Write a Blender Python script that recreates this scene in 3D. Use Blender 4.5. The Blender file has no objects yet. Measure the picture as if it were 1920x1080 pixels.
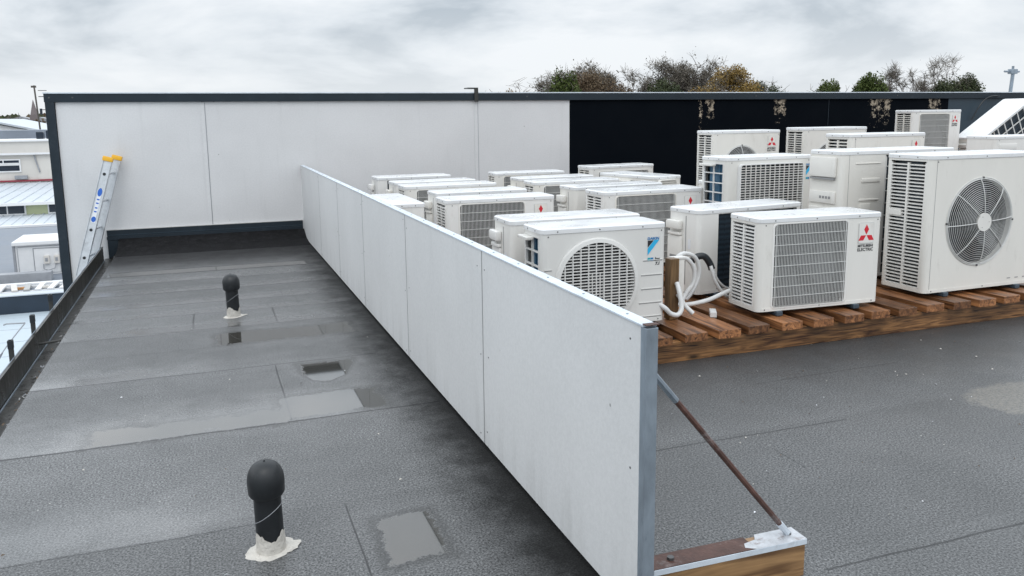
import bpy, bmesh, math, random
from mathutils import Vector, Matrix
random.seed(7)
R = math.radians
sc = bpy.context.scene
col = sc.collection

# ---------------------------------------------------------------- camera
cam_d = bpy.data.cameras.new("camera"); cam = bpy.data.objects.new("camera", cam_d); col.objects.link(cam)
right = Vector((0.9366, -0.3504, -0.0109)); up = Vector((0.0666, 0.1472, 0.9869)); fwd = Vector((0.3441, 0.925, -0.1611))
mm = Matrix((right, up, -fwd)).transposed().to_4x4(); mm.translation = (0, 0, 1.4)
cam.matrix_world = mm
cam_d.sensor_width = 36; cam_d.lens = 36 * 1534.1 / 1920
cam_d.shift_y = -72.6 / 1920
cam_d.clip_start = 0.05; cam_d.clip_end = 3000
sc.camera = cam

# ---------------------------------------------------------------- world: overcast sky
SUN_EL, SUN_AZ = R(52), R(200)
w = bpy.data.worlds.new("World"); sc.world = w; w.use_nodes = True
nt = w.node_tree; nt.nodes.clear()
def N(nt, t, **kw):
    n = nt.nodes.new(t)
    for k, v in kw.items():
        if k.startswith('i_'):
            n.inputs[int(k[2:])].default_value = v
        else: setattr(n, k, v)
    return n
def L(nt, a, b, ao=0, bi=0): nt.links.new(a.outputs[ao], b.inputs[bi])
def build_world():
    out = N(nt, 'ShaderNodeOutputWorld'); bg = N(nt, 'ShaderNodeBackground'); L(nt, bg, out)
    sky = N(nt, 'ShaderNodeTexSky'); sky.sky_type = 'NISHITA'; sky.sun_disc = False
    sky.sun_elevation = SUN_EL; sky.sun_rotation = SUN_AZ
    skm = N(nt, 'ShaderNodeMix', data_type='RGBA', blend_type='MULTIPLY'); skm.inputs[0].default_value = 1
    L(nt, sky, skm, 0, 6); skm.inputs[7].default_value = (0.08, 0.08, 0.08, 1)
    tc = N(nt, 'ShaderNodeTexCoord'); sep = N(nt, 'ShaderNodeSeparateXYZ'); L(nt, tc, sep)
    zc = N(nt, 'ShaderNodeMath', operation='MAXIMUM'); zc.inputs[1].default_value = 0.0; L(nt, sep, zc, 2, 0)
    za = N(nt, 'ShaderNodeMath', operation='ADD'); za.inputs[1].default_value = 0.26; L(nt, zc, za)
    dx = N(nt, 'ShaderNodeMath', operation='DIVIDE'); L(nt, sep, dx, 0, 0); L(nt, za, dx, 0, 1)
    dy = N(nt, 'ShaderNodeMath', operation='DIVIDE'); L(nt, sep, dy, 1, 0); L(nt, za, dy, 0, 1)
    cb = N(nt, 'ShaderNodeCombineXYZ'); L(nt, dx, cb, 0, 0); L(nt, dy, cb, 0, 1)
    n1 = N(nt, 'ShaderNodeTexNoise'); n1.inputs['Scale'].default_value = 1.15; n1.inputs['Detail'].default_value = 6
    n1.inputs['Roughness'].default_value = 0.55; n1.inputs['Distortion'].default_value = 0.25; L(nt, cb, n1)
    rp = N(nt, 'ShaderNodeValToRGB'); L(nt, n1, rp)
    e = rp.color_ramp.elements
    e[0].position = 0.40; e[0].color = (0.51, 0.575, 0.64, 1)
    e[1].position = 0.60; e[1].color = (0.95, 0.985, 1.02, 1)
    m = rp.color_ramp.elements.new(0.5); m.color = (0.77, 0.825, 0.88, 1)
    # bright band near the horizon, under the cloud deck
    hz = N(nt, 'ShaderNodeMapRange'); hz.inputs[1].default_value = 0.015; hz.inputs[2].default_value = 0.13
    hz.inputs[3].default_value = 0.75; hz.inputs[4].default_value = 0.0; L(nt, sep, hz, 2, 0)
    mx = N(nt, 'ShaderNodeMix', data_type='RGBA'); L(nt, hz, mx, 0, 0); L(nt, rp, mx, 0, 6); mx.inputs[7].default_value = (0.90, 0.935, 0.97, 1)
    # overcast skies are up to three times brighter overhead than at the horizon
    gr = N(nt, 'ShaderNodeMapRange'); gr.interpolation_type = 'SMOOTHSTEP'; gr.inputs[1].default_value = 0.14; gr.inputs[2].default_value = 0.36
    gr.inputs[3].default_value = 1.0; gr.inputs[4].default_value = 2.05; L(nt, sep, gr, 2, 0)
    sc_ = N(nt, 'ShaderNodeVectorMath', operation='SCALE'); L(nt, mx, sc_, 2, 0); nt.links.new(gr.outputs[0], sc_.inputs['Scale'])
    fin = N(nt, 'ShaderNodeMix', data_type='RGBA'); fin.inputs[0].default_value = 0.06
    nt.links.new(sc_.outputs[0], fin.inputs[6]); nt.links.new(skm.outputs[2], fin.inputs[7])
    nt.links.new(fin.outputs[2], bg.inputs[0]); bg.inputs[1].default_value = 1.0
build_world()
sd = bpy.data.lights.new("sun", 'SUN'); sd.energy = 0.5; sd.angle = R(30); sd.color = (1, 0.97, 0.93)
so = bpy.data.objects.new("sun", sd); col.objects.link(so)
d = Vector((math.sin(SUN_AZ) * math.cos(SUN_EL), math.cos(SUN_AZ) * math.cos(SUN_EL), math.sin(SUN_EL)))
so.rotation_euler = d.to_track_quat('Z', 'Y').to_euler(); so.location = (0, -5, 20)
sc.view_settings.view_transform = 'Standard'; sc.view_settings.look = 'None'
sc.view_settings.exposure = 0; sc.view_settings.gamma = 1
sc.cycles.max_bounces = 6

# ---------------------------------------------------------------- materials
MAT = {}
def mat(name, rgb, rough=0.5, metal=0.0, spec=0.5, var=0.0, vscale=6.0, bump=0.0, bscale=60, stretch=None, dirt=None, coat=0, rvar=0.0):
    m = bpy.data.materials.new(name); m.use_nodes = True; t = m.node_tree; b = t.nodes['Principled BSDF']
    b.inputs['Roughness'].default_value = rough; b.inputs['Metallic'].default_value = metal
    b.inputs['Specular IOR Level'].default_value = spec; b.inputs['Coat Weight'].default_value = coat
    b.inputs['Base Color'].default_value = (*rgb, 1)
    tc = N(t, 'ShaderNodeTexCoord'); src = (tc, 3)
    mp = N(t, 'ShaderNodeMapping'); t.links.new(tc.outputs[3], mp.inputs[0])
    oi = N(t, 'ShaderNodeObjectInfo')
    cm = N(t, 'ShaderNodeCombineXYZ'); 
    ml = N(t, 'ShaderNodeMath', operation='MULTIPLY'); ml.inputs[1].default_value = 37.0; L(t, oi, ml, 5, 0)
    L(t, ml, cm, 0, 0); L(t, ml, cm, 0, 2); L(t, cm, mp, 0, 1)
    if stretch: mp.inputs[3].default_value = stretch
    colr = None
    if var or dirt:
        n = N(t, 'ShaderNodeTexNoise'); n.inputs['Scale'].default_value = vscale; n.inputs['Detail'].default_value = 6; n.inputs['Roughness'].default_value = 0.65; L(t, mp, n)
        mr = N(t, 'ShaderNodeMapRange'); mr.inputs[1].default_value = 0.3; mr.inputs[2].default_value = 0.7
        mr.inputs[3].default_value = 1 - var; mr.inputs[4].default_value = 1 + var; L(t, n, mr)
        vm = N(t, 'ShaderNodeVectorMath', operation='SCALE'); vm.inputs[0].default_value = rgb; t.links.new(mr.outputs[0], vm.inputs['Scale'])
        colr = vm.outputs[0]
        if name.startswith('casing'):
            rr_ = N(t, 'ShaderNodeMath', operation='MULTIPLY'); rr_.inputs[1].default_value = 0.55; L(t, oi, rr_, 5, 0)
            ag = N(t, 'ShaderNodeMix', data_type='RGBA'); L(t, rr_, ag, 0, 0); t.links.new(colr, ag.inputs[6]); ag.inputs[7].default_value = (rgb[0] * 0.93, rgb[1] * 0.89, rgb[2] * 0.80, 1); colr = ag.outputs[2]
        if dirt:   # (colour, amount, scale)
            n2 = N(t, 'ShaderNodeTexNoise'); n2.inputs['Scale'].default_value = dirt[2]; n2.inputs['Detail'].default_value = 8; n2.inputs['Roughness'].default_value = 0.75; L(t, mp, n2)
            m2 = N(t, 'ShaderNodeMapRange'); m2.inputs[1].default_value = 0.56; m2.inputs[2].default_value = 0.74; m2.inputs[4].default_value = dirt[1]; L(t, n2, m2)
            mx = N(t, 'ShaderNodeMix', data_type='RGBA'); t.links.new(m2.outputs[0], mx.inputs[0]); t.links.new(colr, mx.inputs[6]); mx.inputs[7].default_value = (*dirt[0], 1)
            colr = mx.outputs[2]
        t.links.new(colr, b.inputs['Base Color'])
        if rvar:
            m3 = N(t, 'ShaderNodeMapRange'); m3.inputs[1].default_value = 0.3; m3.inputs[2].default_value = 0.7
            m3.inputs[3].default_value = max(0, rough - rvar); m3.inputs[4].default_value = rough + rvar; L(t, n, m3)
            t.links.new(m3.outputs[0], b.inputs['Roughness'])
    if bump:
        n = N(t, 'ShaderNodeTexNoise'); n.inputs['Scale'].default_value = bscale; n.inputs['Detail'].default_value = 4; L(t, mp, n)
        bp = N(t, 'ShaderNodeBump'); bp.inputs['Strength'].default_value = bump; bp.inputs['Distance'].default_value = 0.01; L(t, n, bp, 0, bp.inputs.find('Height')); t.links.new(bp.outputs[0], b.inputs['Normal'])
    MAT[name] = m
    return m
mat('casing', (0.77, 0.76, 0.735), 0.38, var=0.05, vscale=4, dirt=((0.44, 0.41, 0.36), 0.42, 7), rvar=0.08, stretch=(1, 1, 0.35))
mat('casing_cool', (0.70, 0.70, 0.69), 0.36, var=0.035, vscale=5, dirt=((0.45, 0.43, 0.40), 0.25, 9), rvar=0.08, stretch=(1, 1, 0.35))
mat('lid_paint', (0.74, 0.745, 0.745), 0.30, var=0.03, vscale=4, dirt=((0.55, 0.57, 0.60), 0.30, 3), rvar=0.10)
mat('grille_wire', (0.62, 0.62, 0.60), 0.4)
mat('grille_dark', (0.26, 0.26, 0.26), 0.4)
mat('void', (0.008, 0.009, 0.011), 0.6)
mat('fan_plastic', (0.055, 0.058, 0.062), 0.45)
mat('rubber', (0.05, 0.07, 0.09), 0.5, var=0.3, vscale=30)
mat('red_mark', (0.62, 0.02, 0.035), 0.4)
mat('black_mark', (0.02, 0.02, 0.025), 0.4)
mat('cyan_mark', (0.03, 0.42, 0.72), 0.4)
mat('blue_mark', (0.01, 0.17, 0.42), 0.4)
mat('teal_mark', (0.02, 0.35, 0.42), 0.4)
mat('screw', (0.10, 0.10, 0.10), 0.4, metal=0.5)
mat('galv', (0.30, 0.35, 0.40), 0.42, metal=0.55, var=0.3, vscale=9, dirt=((0.10, 0.14, 0.18), 0.7, 14), rvar=0.15, stretch=(1, 1, 0.35))
mat('galv_light', (0.66, 0.72, 0.78), 0.4, metal=0.25, var=0.12, vscale=12, dirt=((0.35, 0.33, 0.32), 0.5, 10))
mat('upstand_felt', (0.010, 0.010, 0.011), 0.75, spec=0.12, var=0.5, vscale=14, dirt=((0.07, 0.07, 0.068), 0.6, 24), bump=0.6, bscale=45)
mat('chipped_plate', (0.52, 0.53, 0.55), 0.45, metal=0.3, var=0.2, vscale=30, dirt=((0.16, 0.09, 0.07), 0.9, 26))
mat('alu', (0.60, 0.62, 0.64), 0.35, metal=0.6, var=0.12, vscale=14, dirt=((0.25, 0.25, 0.25), 0.5, 16))
mat('rust', (0.085, 0.040, 0.030), 0.6, var=0.4, vscale=18, dirt=((0.42, 0.42, 0.42), 0.45, 8), bump=0.3, bscale=80)
mat('flash', (0.016, 0.025, 0.034), 0.5, spec=0.3, var=0.15, vscale=5, dirt=((0.06, 0.07, 0.08), 0.4, 7), rvar=0.1)
mat('slate_clad', (0.020, 0.040, 0.058), 0.42, var=0.15, vscale=3)
mat('yellow', (0.80, 0.42, 0.02), 0.4, var=0.08)
mat('sticker_blue', (0.02, 0.12, 0.50), 0.4)
mat('sticker_white', (0.75, 0.76, 0.78), 0.4)
mat('vent_black', (0.010, 0.012, 0.014), 0.42, var=0.25, vscale=12, dirt=((0.05, 0.05, 0.05), 0.4, 20), rvar=0.1)
mat('sealant', (0.56, 0.53, 0.48), 0.6, var=0.12, vscale=20, dirt=((0.14, 0.11, 0.09), 0.95, 34), bump=0.8, bscale=60)
mat('pipe_white', (0.64, 0.64, 0.63), 0.4, var=0.06, vscale=12, dirt=((0.35, 0.34, 0.32), 0.4, 14))
mat('pipe_black', (0.012, 0.015, 0.018), 0.35)
mat('gutter', (0.030, 0.029, 0.026), 0.35, var=0.5, vscale=7, dirt=((0.075, 0.068, 0.052), 0.6, 9), bump=0.3, bscale=30, rvar=0.15, stretch=(1, 1, 0.5))
mat('leaf_litter', (0.10, 0.07, 0.045), 0.7, var=0.5, vscale=40)
mat('cream_wall', (0.63, 0.60, 0.555), 0.7, var=0.05, vscale=0.6, dirt=((0.4, 0.38, 0.35), 0.3, 1.5), stretch=(1, 1, 0.4))
mat('white_trim', (0.75, 0.75, 0.75), 0.5, var=0.04)
mat('green_wall', (0.56, 0.60, 0.36), 0.7, var=0.05, vscale=1)
mat('red_trim', (0.28, 0.03, 0.05), 0.6)
mat('glass_dark', (0.02, 0.03, 0.045), 0.12, var=0.3, vscale=1.2)
mat('metal_roof', (0.56, 0.60, 0.64), 0.45, metal=0.1, var=0.06, vscale=0.7, dirt=((0.48, 0.52, 0.56), 0.5, 1.2))
mat('slate_flat', (0.18, 0.205, 0.245), 0.45, var=0.16, vscale=0.5, dirt=((0.10, 0.11, 0.13), 0.5, 0.9), rvar=0.15)
mat('brown_flat', (0.19, 0.17, 0.155), 0.6, var=0.15, vscale=1)
mat('pale_roof', (0.50, 0.575, 0.625), 0.4, var=0.03, vscale=0.5)
mat('navy', (0.016, 0.030, 0.050), 0.45, var=0.2, vscale=3)
mat('grey_metal', (0.30, 0.31, 0.33), 0.5, var=0.2, vscale=3)
mat('rusty_orange', (0.45, 0.22, 0.08), 0.6, var=0.4, vscale=8)
mat('ground', (0.10, 0.10, 0.095), 0.9, var=0.3, vscale=0.05)
mat('hill', (0.10, 0.115, 0.105), 0.9, var=0.35, vscale=0.04)
mat('bark', (0.12, 0.10, 0.09), 0.85, var=0.2, vscale=4)
mat('bark_pale', (0.30, 0.27, 0.25), 0.85, var=0.2, vscale=4)
mat('pole_wood', (0.10, 0.09, 0.08), 0.8, var=0.2)
mat('spire_stone', (0.19, 0.16, 0.16), 0.8)
mat('coil_blue', (0.035, 0.11, 0.19), 0.35, var=0.35, vscale=8)
mat('plaster', (0.42, 0.42, 0.41), 0.8, var=0.12, vscale=6, dirt=((0.16, 0.16, 0.15), 0.7, 9), bump=0.3)
def coil_mat(name, c1, c2, horizontal=False):
    m = bpy.data.materials.new(name); m.use_nodes = True; t = m.node_tree; b = t.nodes['Principled BSDF']
    tc = N(t, 'ShaderNodeTexCoord'); wv = N(t, 'ShaderNodeTexWave'); wv.bands_direction = 'Z'; wv.inputs['Scale'].default_value = 9; L(t, tc, wv, 3, 0)
    wv.inputs['Distortion'].default_value = 0.6
    mx = N(t, 'ShaderNodeMix', data_type='RGBA'); L(t, wv, mx, 0, 0); mx.inputs[6].default_value = (*c1, 1); mx.inputs[7].default_value = (*c2, 1)
    t.links.new(mx.outputs[2], b.inputs['Base Color']); b.inputs['Roughness'].default_value = 0.45; MAT[name] = m
coil_mat('coil_dark', (0.006, 0.012, 0.02), (0.022, 0.04, 0.058))
def leaf_mat(name, a, bcol):
    m = bpy.data.materials.new(name); m.use_nodes = True; t = m.node_tree; b = t.nodes['Principled BSDF']
    g = N(t, 'ShaderNodeNewGeometry'); n = N(t, 'ShaderNodeTexWhiteNoise'); n.noise_dimensions = '1D'; t.links.new(g.outputs['Random Per Island'], n.inputs['W'])
    mx = N(t, 'ShaderNodeMix', data_type='RGBA'); L(t, n, mx, 0, 0); mx.inputs[6].default_value = (*a, 1); mx.inputs[7].default_value = (*bcol, 1)
    t.links.new(mx.outputs[2], b.inputs['Base Color']); b.inputs['Roughness'].default_value = 0.7; b.inputs['Specular IOR Level'].default_value = 0.2; MAT[name] = m
leaf_mat('leaf_green', (0.05, 0.075, 0.02), (0.10, 0.125, 0.035))
leaf_mat('leaf_dark', (0.035, 0.050, 0.025), (0.085, 0.095, 0.045))
leaf_mat('leaf_russet', (0.095, 0.064, 0.040), (0.165, 0.122, 0.075))
leaf_mat('leaf_gold', (0.19, 0.12, 0.035), (0.29, 0.20, 0.065))
leaf_mat('leaf_tan', (0.22, 0.16, 0.10), (0.31, 0.24, 0.16))
leaf_mat('twig_grey', (0.11, 0.098, 0.082), (0.18, 0.16, 0.13))

def wood_mat(name, a, b_, sc_=1.0, axis='Y'):
    m = bpy.data.materials.new(name); m.use_nodes = True; t = m.node_tree; b = t.nodes['Principled BSDF']
    tc = N(t, 'ShaderNodeTexCoord'); mp = N(t, 'ShaderNodeMapping'); L(t, tc, mp, 3, 0)
    s = {'Y': (14, 0.9, 14), 'X': (0.9, 14, 14), 'Z': (14, 14, 0.9)}[axis]; mp.inputs[3].default_value = [v * sc_ for v in s]
    oi = N(t, 'ShaderNodeObjectInfo'); ml = N(t, 'ShaderNodeMath', operation='MULTIPLY'); ml.inputs[1].default_value = 53; L(t, oi, ml, 5, 0)
    cm = N(t, 'ShaderNodeCombineXYZ'); [L(t, ml, cm, 0, i) for i in range(3)]; L(t, cm, mp, 0, 1)
    n = N(t, 'ShaderNodeTexNoise'); n.inputs['Scale'].default_value = 2.2; n.inputs['Detail'].default_value = 8; n.inputs['Distortion'].default_value = 1.6; L(t, mp, n)
    rp = N(t, 'ShaderNodeValToRGB'); L(t, n, rp); e = rp.color_ramp.elements
    e[0].position = 0.32; e[0].color = (*a, 1); e[1].position = 0.68; e[1].color = (*b_, 1)
    # knots and dark wet streaks
    mp2 = N(t, 'ShaderNodeMapping'); L(t, tc, mp2, 3, 0); L(t, cm, mp2, 0, 1)
    s2 = {'Y': (7, 2.4, 7), 'X': (2.4, 7, 7), 'Z': (7, 7, 2.4)}[axis]; mp2.inputs[3].default_value = s2
    v = N(t, 'ShaderNodeTexVoronoi'); v.inputs['Scale'].default_value = 1.0; L(t, mp2, v)
    kr = N(t, 'ShaderNodeMapRange'); kr.inputs[1].default_value = 0.04; kr.inputs[2].default_value = 0.15; kr.inputs[3].default_value = 0.12; kr.inputs[4].default_value = 1; L(t, v, kr)
    n3 = N(t, 'ShaderNodeTexNoise'); n3.inputs['Scale'].default_value = 3.0; n3.inputs['Detail'].default_value = 3; L(t, tc, n3, 3, 0)
    k3 = N(t, 'ShaderNodeMapRange'); k3.inputs[1].default_value = 0.35; k3.inputs[2].default_value = 0.6; k3.inputs[3].default_value = 0.68; k3.inputs[4].default_value = 1.12; L(t, n3, k3)
    mu0 = N(t, 'ShaderNodeMath', operation='MULTIPLY'); L(t, kr, mu0); L(t, k3, mu0, 0, 1)
    rv = N(t, 'ShaderNodeMapRange'); rv.inputs[3].default_value = 0.6; rv.inputs[4].default_value = 1.35; L(t, oi, rv, 5, 0)
    mu = N(t, 'ShaderNodeMath', operation='MULTIPLY'); L(t, mu0, mu); L(t, rv, mu, 0, 1)
    vs = N(t, 'ShaderNodeVectorMath', operation='SCALE'); L(t, rp, vs); t.links.new(mu.outputs[0], vs.inputs['Scale'])
    t.links.new(vs.outputs[0], b.inputs['Base Color'])
    b.inputs['Roughness'].default_value = 0.38
    bp = N(t, 'ShaderNodeBump'); bp.inputs['Strength'].default_value = 0.35; bp.inputs['Distance'].default_value = 0.004; t.links.new(n.outputs[0], bp.inputs['Height']); t.links.new(bp.outputs[0], b.inputs['Normal'])
    MAT[name] = m
wood_mat('wood_slat', (0.065, 0.025, 0.011), (0.40, 0.175, 0.070))
wood_mat('wood_beam', (0.06, 0.022, 0.010), (0.46, 0.23, 0.09), 1.7, axis='X')
wood_mat('wood_sleeper', (0.13, 0.066, 0.028), (0.40, 0.235, 0.105), axis='X')
wood_mat('wood_post', (0.12, 0.06, 0.02), (0.36, 0.21, 0.09), axis='Z')

# --- small node calculator over world position
class Ex:
    def __init__(s, t): s.t = t
    def m(s, op, a, b=None, c=None):
        n = s.t.nodes.new('ShaderNodeMath'); n.operation = op
        for i, v in enumerate((a, b, c)):
            if v is None: continue
            if isinstance(v, (int, float)): n.inputs[i].default_value = v
            else: s.t.links.new(v, n.inputs[i])
        return n.outputs[0]
    def mr(s, x, a, b, c=0.0, d=1.0, smooth=True):
        n = s.t.nodes.new('ShaderNodeMapRange'); n.interpolation_type = 'SMOOTHSTEP' if smooth else 'LINEAR'
        s.t.links.new(x, n.inputs[0])
        for i, v in enumerate((a, b, c, d)): n.inputs[i + 1].default_value = v
        return n.outputs[0]
    def noise(s, vec, scale, det=3, rough=0.5, dist=0):
        n = s.t.nodes.new('ShaderNodeTexNoise'); n.inputs['Scale'].default_value = scale; n.inputs['Detail'].default_value = det
        n.inputs['Roughness'].default_value = rough; n.inputs['Distortion'].default_value = dist; s.t.links.new(vec, n.inputs[0]); return n.outputs[0]
    def mix(s, f, a, b):
        n = s.t.nodes.new('ShaderNodeMix'); n.data_type = 'RGBA'
        if isinstance(f, (int, float)): n.inputs[0].default_value = f
        else: s.t.links.new(f, n.inputs[0])
        for i, v in ((6, a), (7, b)):
            if isinstance(v, tuple): n.inputs[i].default_value = (*v, 1)
            else: s.t.links.new(v, n.inputs[i])
        return n.outputs[2]
    def maxi(s, *a):
        r = a[0]
        for b in a[1:]: r = s.m('MAXIMUM', r, b)
        return r

def roof_material():
    m = bpy.data.materials.new('roof_membrane'); m.use_nodes = True; t = m.node_tree; b = t.nodes['Principled BSDF']; x_ = Ex(t)
    g = N(t, 'ShaderNodeNewGeometry'); pos = g.outputs['Position']
    sp = N(t, 'ShaderNodeSeparateXYZ'); t.links.new(pos, sp.inputs[0]); X, Y = sp.outputs[0], sp.outputs[1]
    # wobble for seams and puddle outlines
    wob = x_.m('MULTIPLY', x_.m('SUBTRACT', x_.noise(pos, 1.3, 2), 0.5), 0.10)
    wob2 = x_.m('MULTIPLY', x_.m('SUBTRACT', x_.noise(pos, 5.5, 6, 0.78), 0.5), 0.24)
    wob3 = x_.m('MULTIPLY', x_.m('SUBTRACT', x_.noise(pos, 32, 5, 0.8), 0.5), 0.13)
    Yw = x_.m('ADD', Y, x_.m('MULTIPLY', wob, 0.6))
    grain = x_.noise(pos, 135, 3, 0.7)
    grain2 = x_.noise(pos, 60, 4, 0.75)
    patch = x_.noise(pos, 0.9, 5, 0.6)
    patch2 = x_.noise(pos, 3.2, 5, 0.65)
    # membrane laps: dark hairline on the near side, ponded film on the far side
    def hline(y0, x0, x1, wd=0.006, amp=1.0):
        dd = x_.m('ABSOLUTE', x_.m('SUBTRACT', Yw, y0)); a = x_.mr(dd, wd * 0.35, wd, amp, 0)
        lim = x_.m('MULTIPLY', x_.mr(X, x0, x0 + 0.03), x_.mr(X, x1 - 0.03, x1, 1, 0)); return x_.m('MULTIPLY', a, lim)
    def vline(x0, y0, y1, wd=0.005, amp=1.0):
        dd = x_.m('ABSOLUTE', x_.m('SUBTRACT', x_.m('ADD', X, x_.m('MULTIPLY', wob, 0.15)), x0)); a = x_.mr(dd, wd * 0.35, wd, amp, 0)
        lim = x_.m('MULTIPLY', x_.mr(Y, y0, y0 + 0.03), x_.mr(Y, y1 - 0.03, y1, 1, 0)); return x_.m('MULTIPLY', a, lim)
    seams = [hline(3.78, -2, 1.03, 0.010), hline(4.74, -2, 0.9, 0.009, 0.8), hline(5.27, -2, 0.2, 0.008, 0.35), hline(5.76, -0.4, 1.0, 0.011, 0.9),
             hline(5.72, -2, -0.3, 0.008, 0.5), hline(6.24, -2, 1.0, 0.009, 0.5), hline(6.62, -2, 1.0, 0.012, 0.45), hline(7.15, -2, 1.0, 0.012, 0.7), hline(7.62, -2, 1.0, 0.012, 0.5),
             hline(8.03, -2, 0.87, 0.02, 1.0), hline(8.72, -2, 1, 0.014, 0.6), hline(2.82, -2, 0.1, 0.006, 0.5), hline(4.62, -0.6, 0.5, 0.006, 0.35),
             hline(2.84, 1.2, 2.7, 0.007, 0.75), hline(1.85, 1.7, 9, 0.007, 0.8), hline(3.42, 2.6, 3.6, 0.007, 0.4), hline(0.9, -2, 9, 0.006, 0.7),
             vline(0.30, 3.80, 4.74, 0.006), vline(0.40, 5.77, 6.28, 0.008, 0.9), vline(-0.15, 5.77, 6.28, 0.008, 0.8), vline(0.397, 1.6, 2.86, 0.0045), vline(2.165, 2.46, 2.71, 0.004, 0.7),
             vline(-0.13, 2.2, 2.7, 0.003, 0.5), vline(0.6, 6.3, 6.6, 0.006, 0.4)]
    seam = x_.maxi(*seams)
    # puddles: rectangles with ragged rims
    def rect(x0, x1, y0, y1, k=1.0, k2=1.0):
        ax = x_.m('SUBTRACT', x_.m('ABSOLUTE', x_.m('SUBTRACT', X, (x0 + x1) / 2)), (x1 - x0) / 2)
        ay = x_.m('SUBTRACT', x_.m('ABSOLUTE', x_.m('SUBTRACT', Y, (y0 + y1) / 2)), (y1 - y0) / 2)
        dd = x_.m('MAXIMUM', ax, ay)
        return x_.m('ADD', x_.m('ADD', dd, x_.m('MULTIPLY', wob2, k)), x_.m('MULTIPLY', wob3, k2))
    def mn(*a):
        r = a[0]
        for q in a[1:]: r = x_.m('MINIMUM', r, q)
        return r
    tri = x_.m('ADD', rect(0.44, 0.72, 4.34, 4.68, 0.5, 0.7), x_.mr(x_.m('SUBTRACT', x_.m('ABSOLUTE', x_.m('SUBTRACT', X, 0.54)), x_.m('MULTIPLY', x_.m('SUBTRACT', Y, 4.3), 0.55)), 0, 0.1, 0, 0.12))
    pud = mn(tri, rect(0.28, 0.76, 3.83, 4.13, 0.8, 0.9), rect(0.475, 0.66, 2.39, 2.69, 0.45, 0.7), rect(0.0, 0.85, 5.30, 5.58, 0.7, 0.6),
             rect(-0.90, 0.86, 8.05, 8.24, 0.35, 0.4), rect(-0.55, 0.30, 3.80, 3.97, 1.1, 0.9))
    puddle = x_.mr(pud, -0.006, 0.006, 1, 0)
    rim = x_.m('MULTIPLY', x_.mr(pud, 0.0, 0.012), x_.mr(pud, 0.012, 0.06, 1, 0))
    halo = x_.mr(pud, -0.01, 0.22, 1, 0)
    # wet film above every second lap
    def film(y0, dpt, x0=-2.0, x1=1.1):
        a = x_.mr(Yw, y0, y0 + 0.02); c = x_.mr(x_.m('ADD', Yw, x_.m('MULTIPLY', wob2, 1.5)), y0 + 0.06, y0 + dpt, 1, 0)
        lim = x_.m('MULTIPLY', x_.mr(X, x0, x0 + 0.2), x_.mr(X, x1 - 0.5, x1, 1, 0)); return x_.m('MULTIPLY', x_.m('MULTIPLY', a, c), lim)
    films = x_.maxi(film(3.78, 0.62, -3, 0.9), film(4.74, 0.34, -2, 0.1), film(5.74, 0.34), film(6.62, 0.3), film(7.15, 0.3), film(7.62, 0.4), film(2.82, 0.5, -3, 0.2), film(6.24, 0.2))
    wet = x_.m('MINIMUM', x_.m('ADD', x_.m('MULTIPLY', films, x_.mr(patch2, 0.25, 0.6, 0.55, 1.0)), x_.m('MULTIPLY', halo, 0.25)), 1.0)
    # damp strip under the low screen, its shade painted into the felt colour
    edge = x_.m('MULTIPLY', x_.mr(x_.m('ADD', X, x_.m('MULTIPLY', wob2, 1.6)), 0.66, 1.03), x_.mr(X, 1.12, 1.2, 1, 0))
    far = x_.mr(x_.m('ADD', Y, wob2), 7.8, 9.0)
    circ = x_.m('SQRT', x_.m('ADD', x_.m('POWER', x_.m('SUBTRACT', X, 3.74), 2.0), x_.m('POWER', x_.m('MULTIPLY', x_.m('SUBTRACT', Y, 2.73), 1.55), 2.0)))
    ringm = x_.mr(x_.m('ADD', circ, x_.m('ADD', wob2, wob3)), 0.30, 0.36, 1, 0)
    # colour
    strip = x_.mr(x_.m('FRACT', x_.m('MULTIPLY', x_.m('FLOOR', x_.m('MULTIPLY', Y, 1.04)), 0.6180)), 0, 1, 0.86, 1.12, False)
    base = x_.mix(x_.mr(grain, 0.38, 0.66, smooth=False), (0.005, 0.0053, 0.0057), (0.285, 0.288, 0.290))
    base = x_.mix(x_.mr(grain2, 0.42, 0.72, 0, 0.45), base, (0.045, 0.047, 0.048))
    base = x_.mix(x_.mr(patch, 0.35, 0.62, 0.0, 0.40), base, (0.060, 0.062, 0.062))
    bv = N(t, 'ShaderNodeVectorMath', operation='SCALE'); t.links.new(base, bv.inputs[0]); t.links.new(strip, bv.inputs['Scale']); base = bv.outputs[0]
    base = x_.mix(x_.m('MULTIPLY', ringm, x_.mr(grain2, 0.35, 0.65, 0.15, 0.7)), base, (0.27, 0.25, 0.215))
    spk = N(t, 'ShaderNodeTexVoronoi'); spk.inputs['Scale'].default_value = 20; t.links.new(pos, spk.inputs[0])
    sx = x_.m('MULTIPLY', x_.mr(spk.outputs['Distance'], 0.05, 0.09, 1, 0), x_.mr(x_.noise(pos, 6, 2), 0.55, 0.66))
    base = x_.mix(x_.m('MULTIPLY', sx, 0.75), base, (0.55, 0.54, 0.50))
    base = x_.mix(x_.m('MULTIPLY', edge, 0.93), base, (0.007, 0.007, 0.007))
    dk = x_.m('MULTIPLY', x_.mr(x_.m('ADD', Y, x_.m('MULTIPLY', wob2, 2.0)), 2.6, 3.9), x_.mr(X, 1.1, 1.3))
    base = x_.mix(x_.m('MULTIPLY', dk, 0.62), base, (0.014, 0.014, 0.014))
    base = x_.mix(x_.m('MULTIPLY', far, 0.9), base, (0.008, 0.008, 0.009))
    base = x_.mix(x_.m('MULTIPLY', wet, 0.25), base, (0.03, 0.03, 0.03))
    base = x_.mix(x_.m('MULTIPLY', puddle, 0.9), base, (0.034, 0.031, 0.025))
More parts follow.
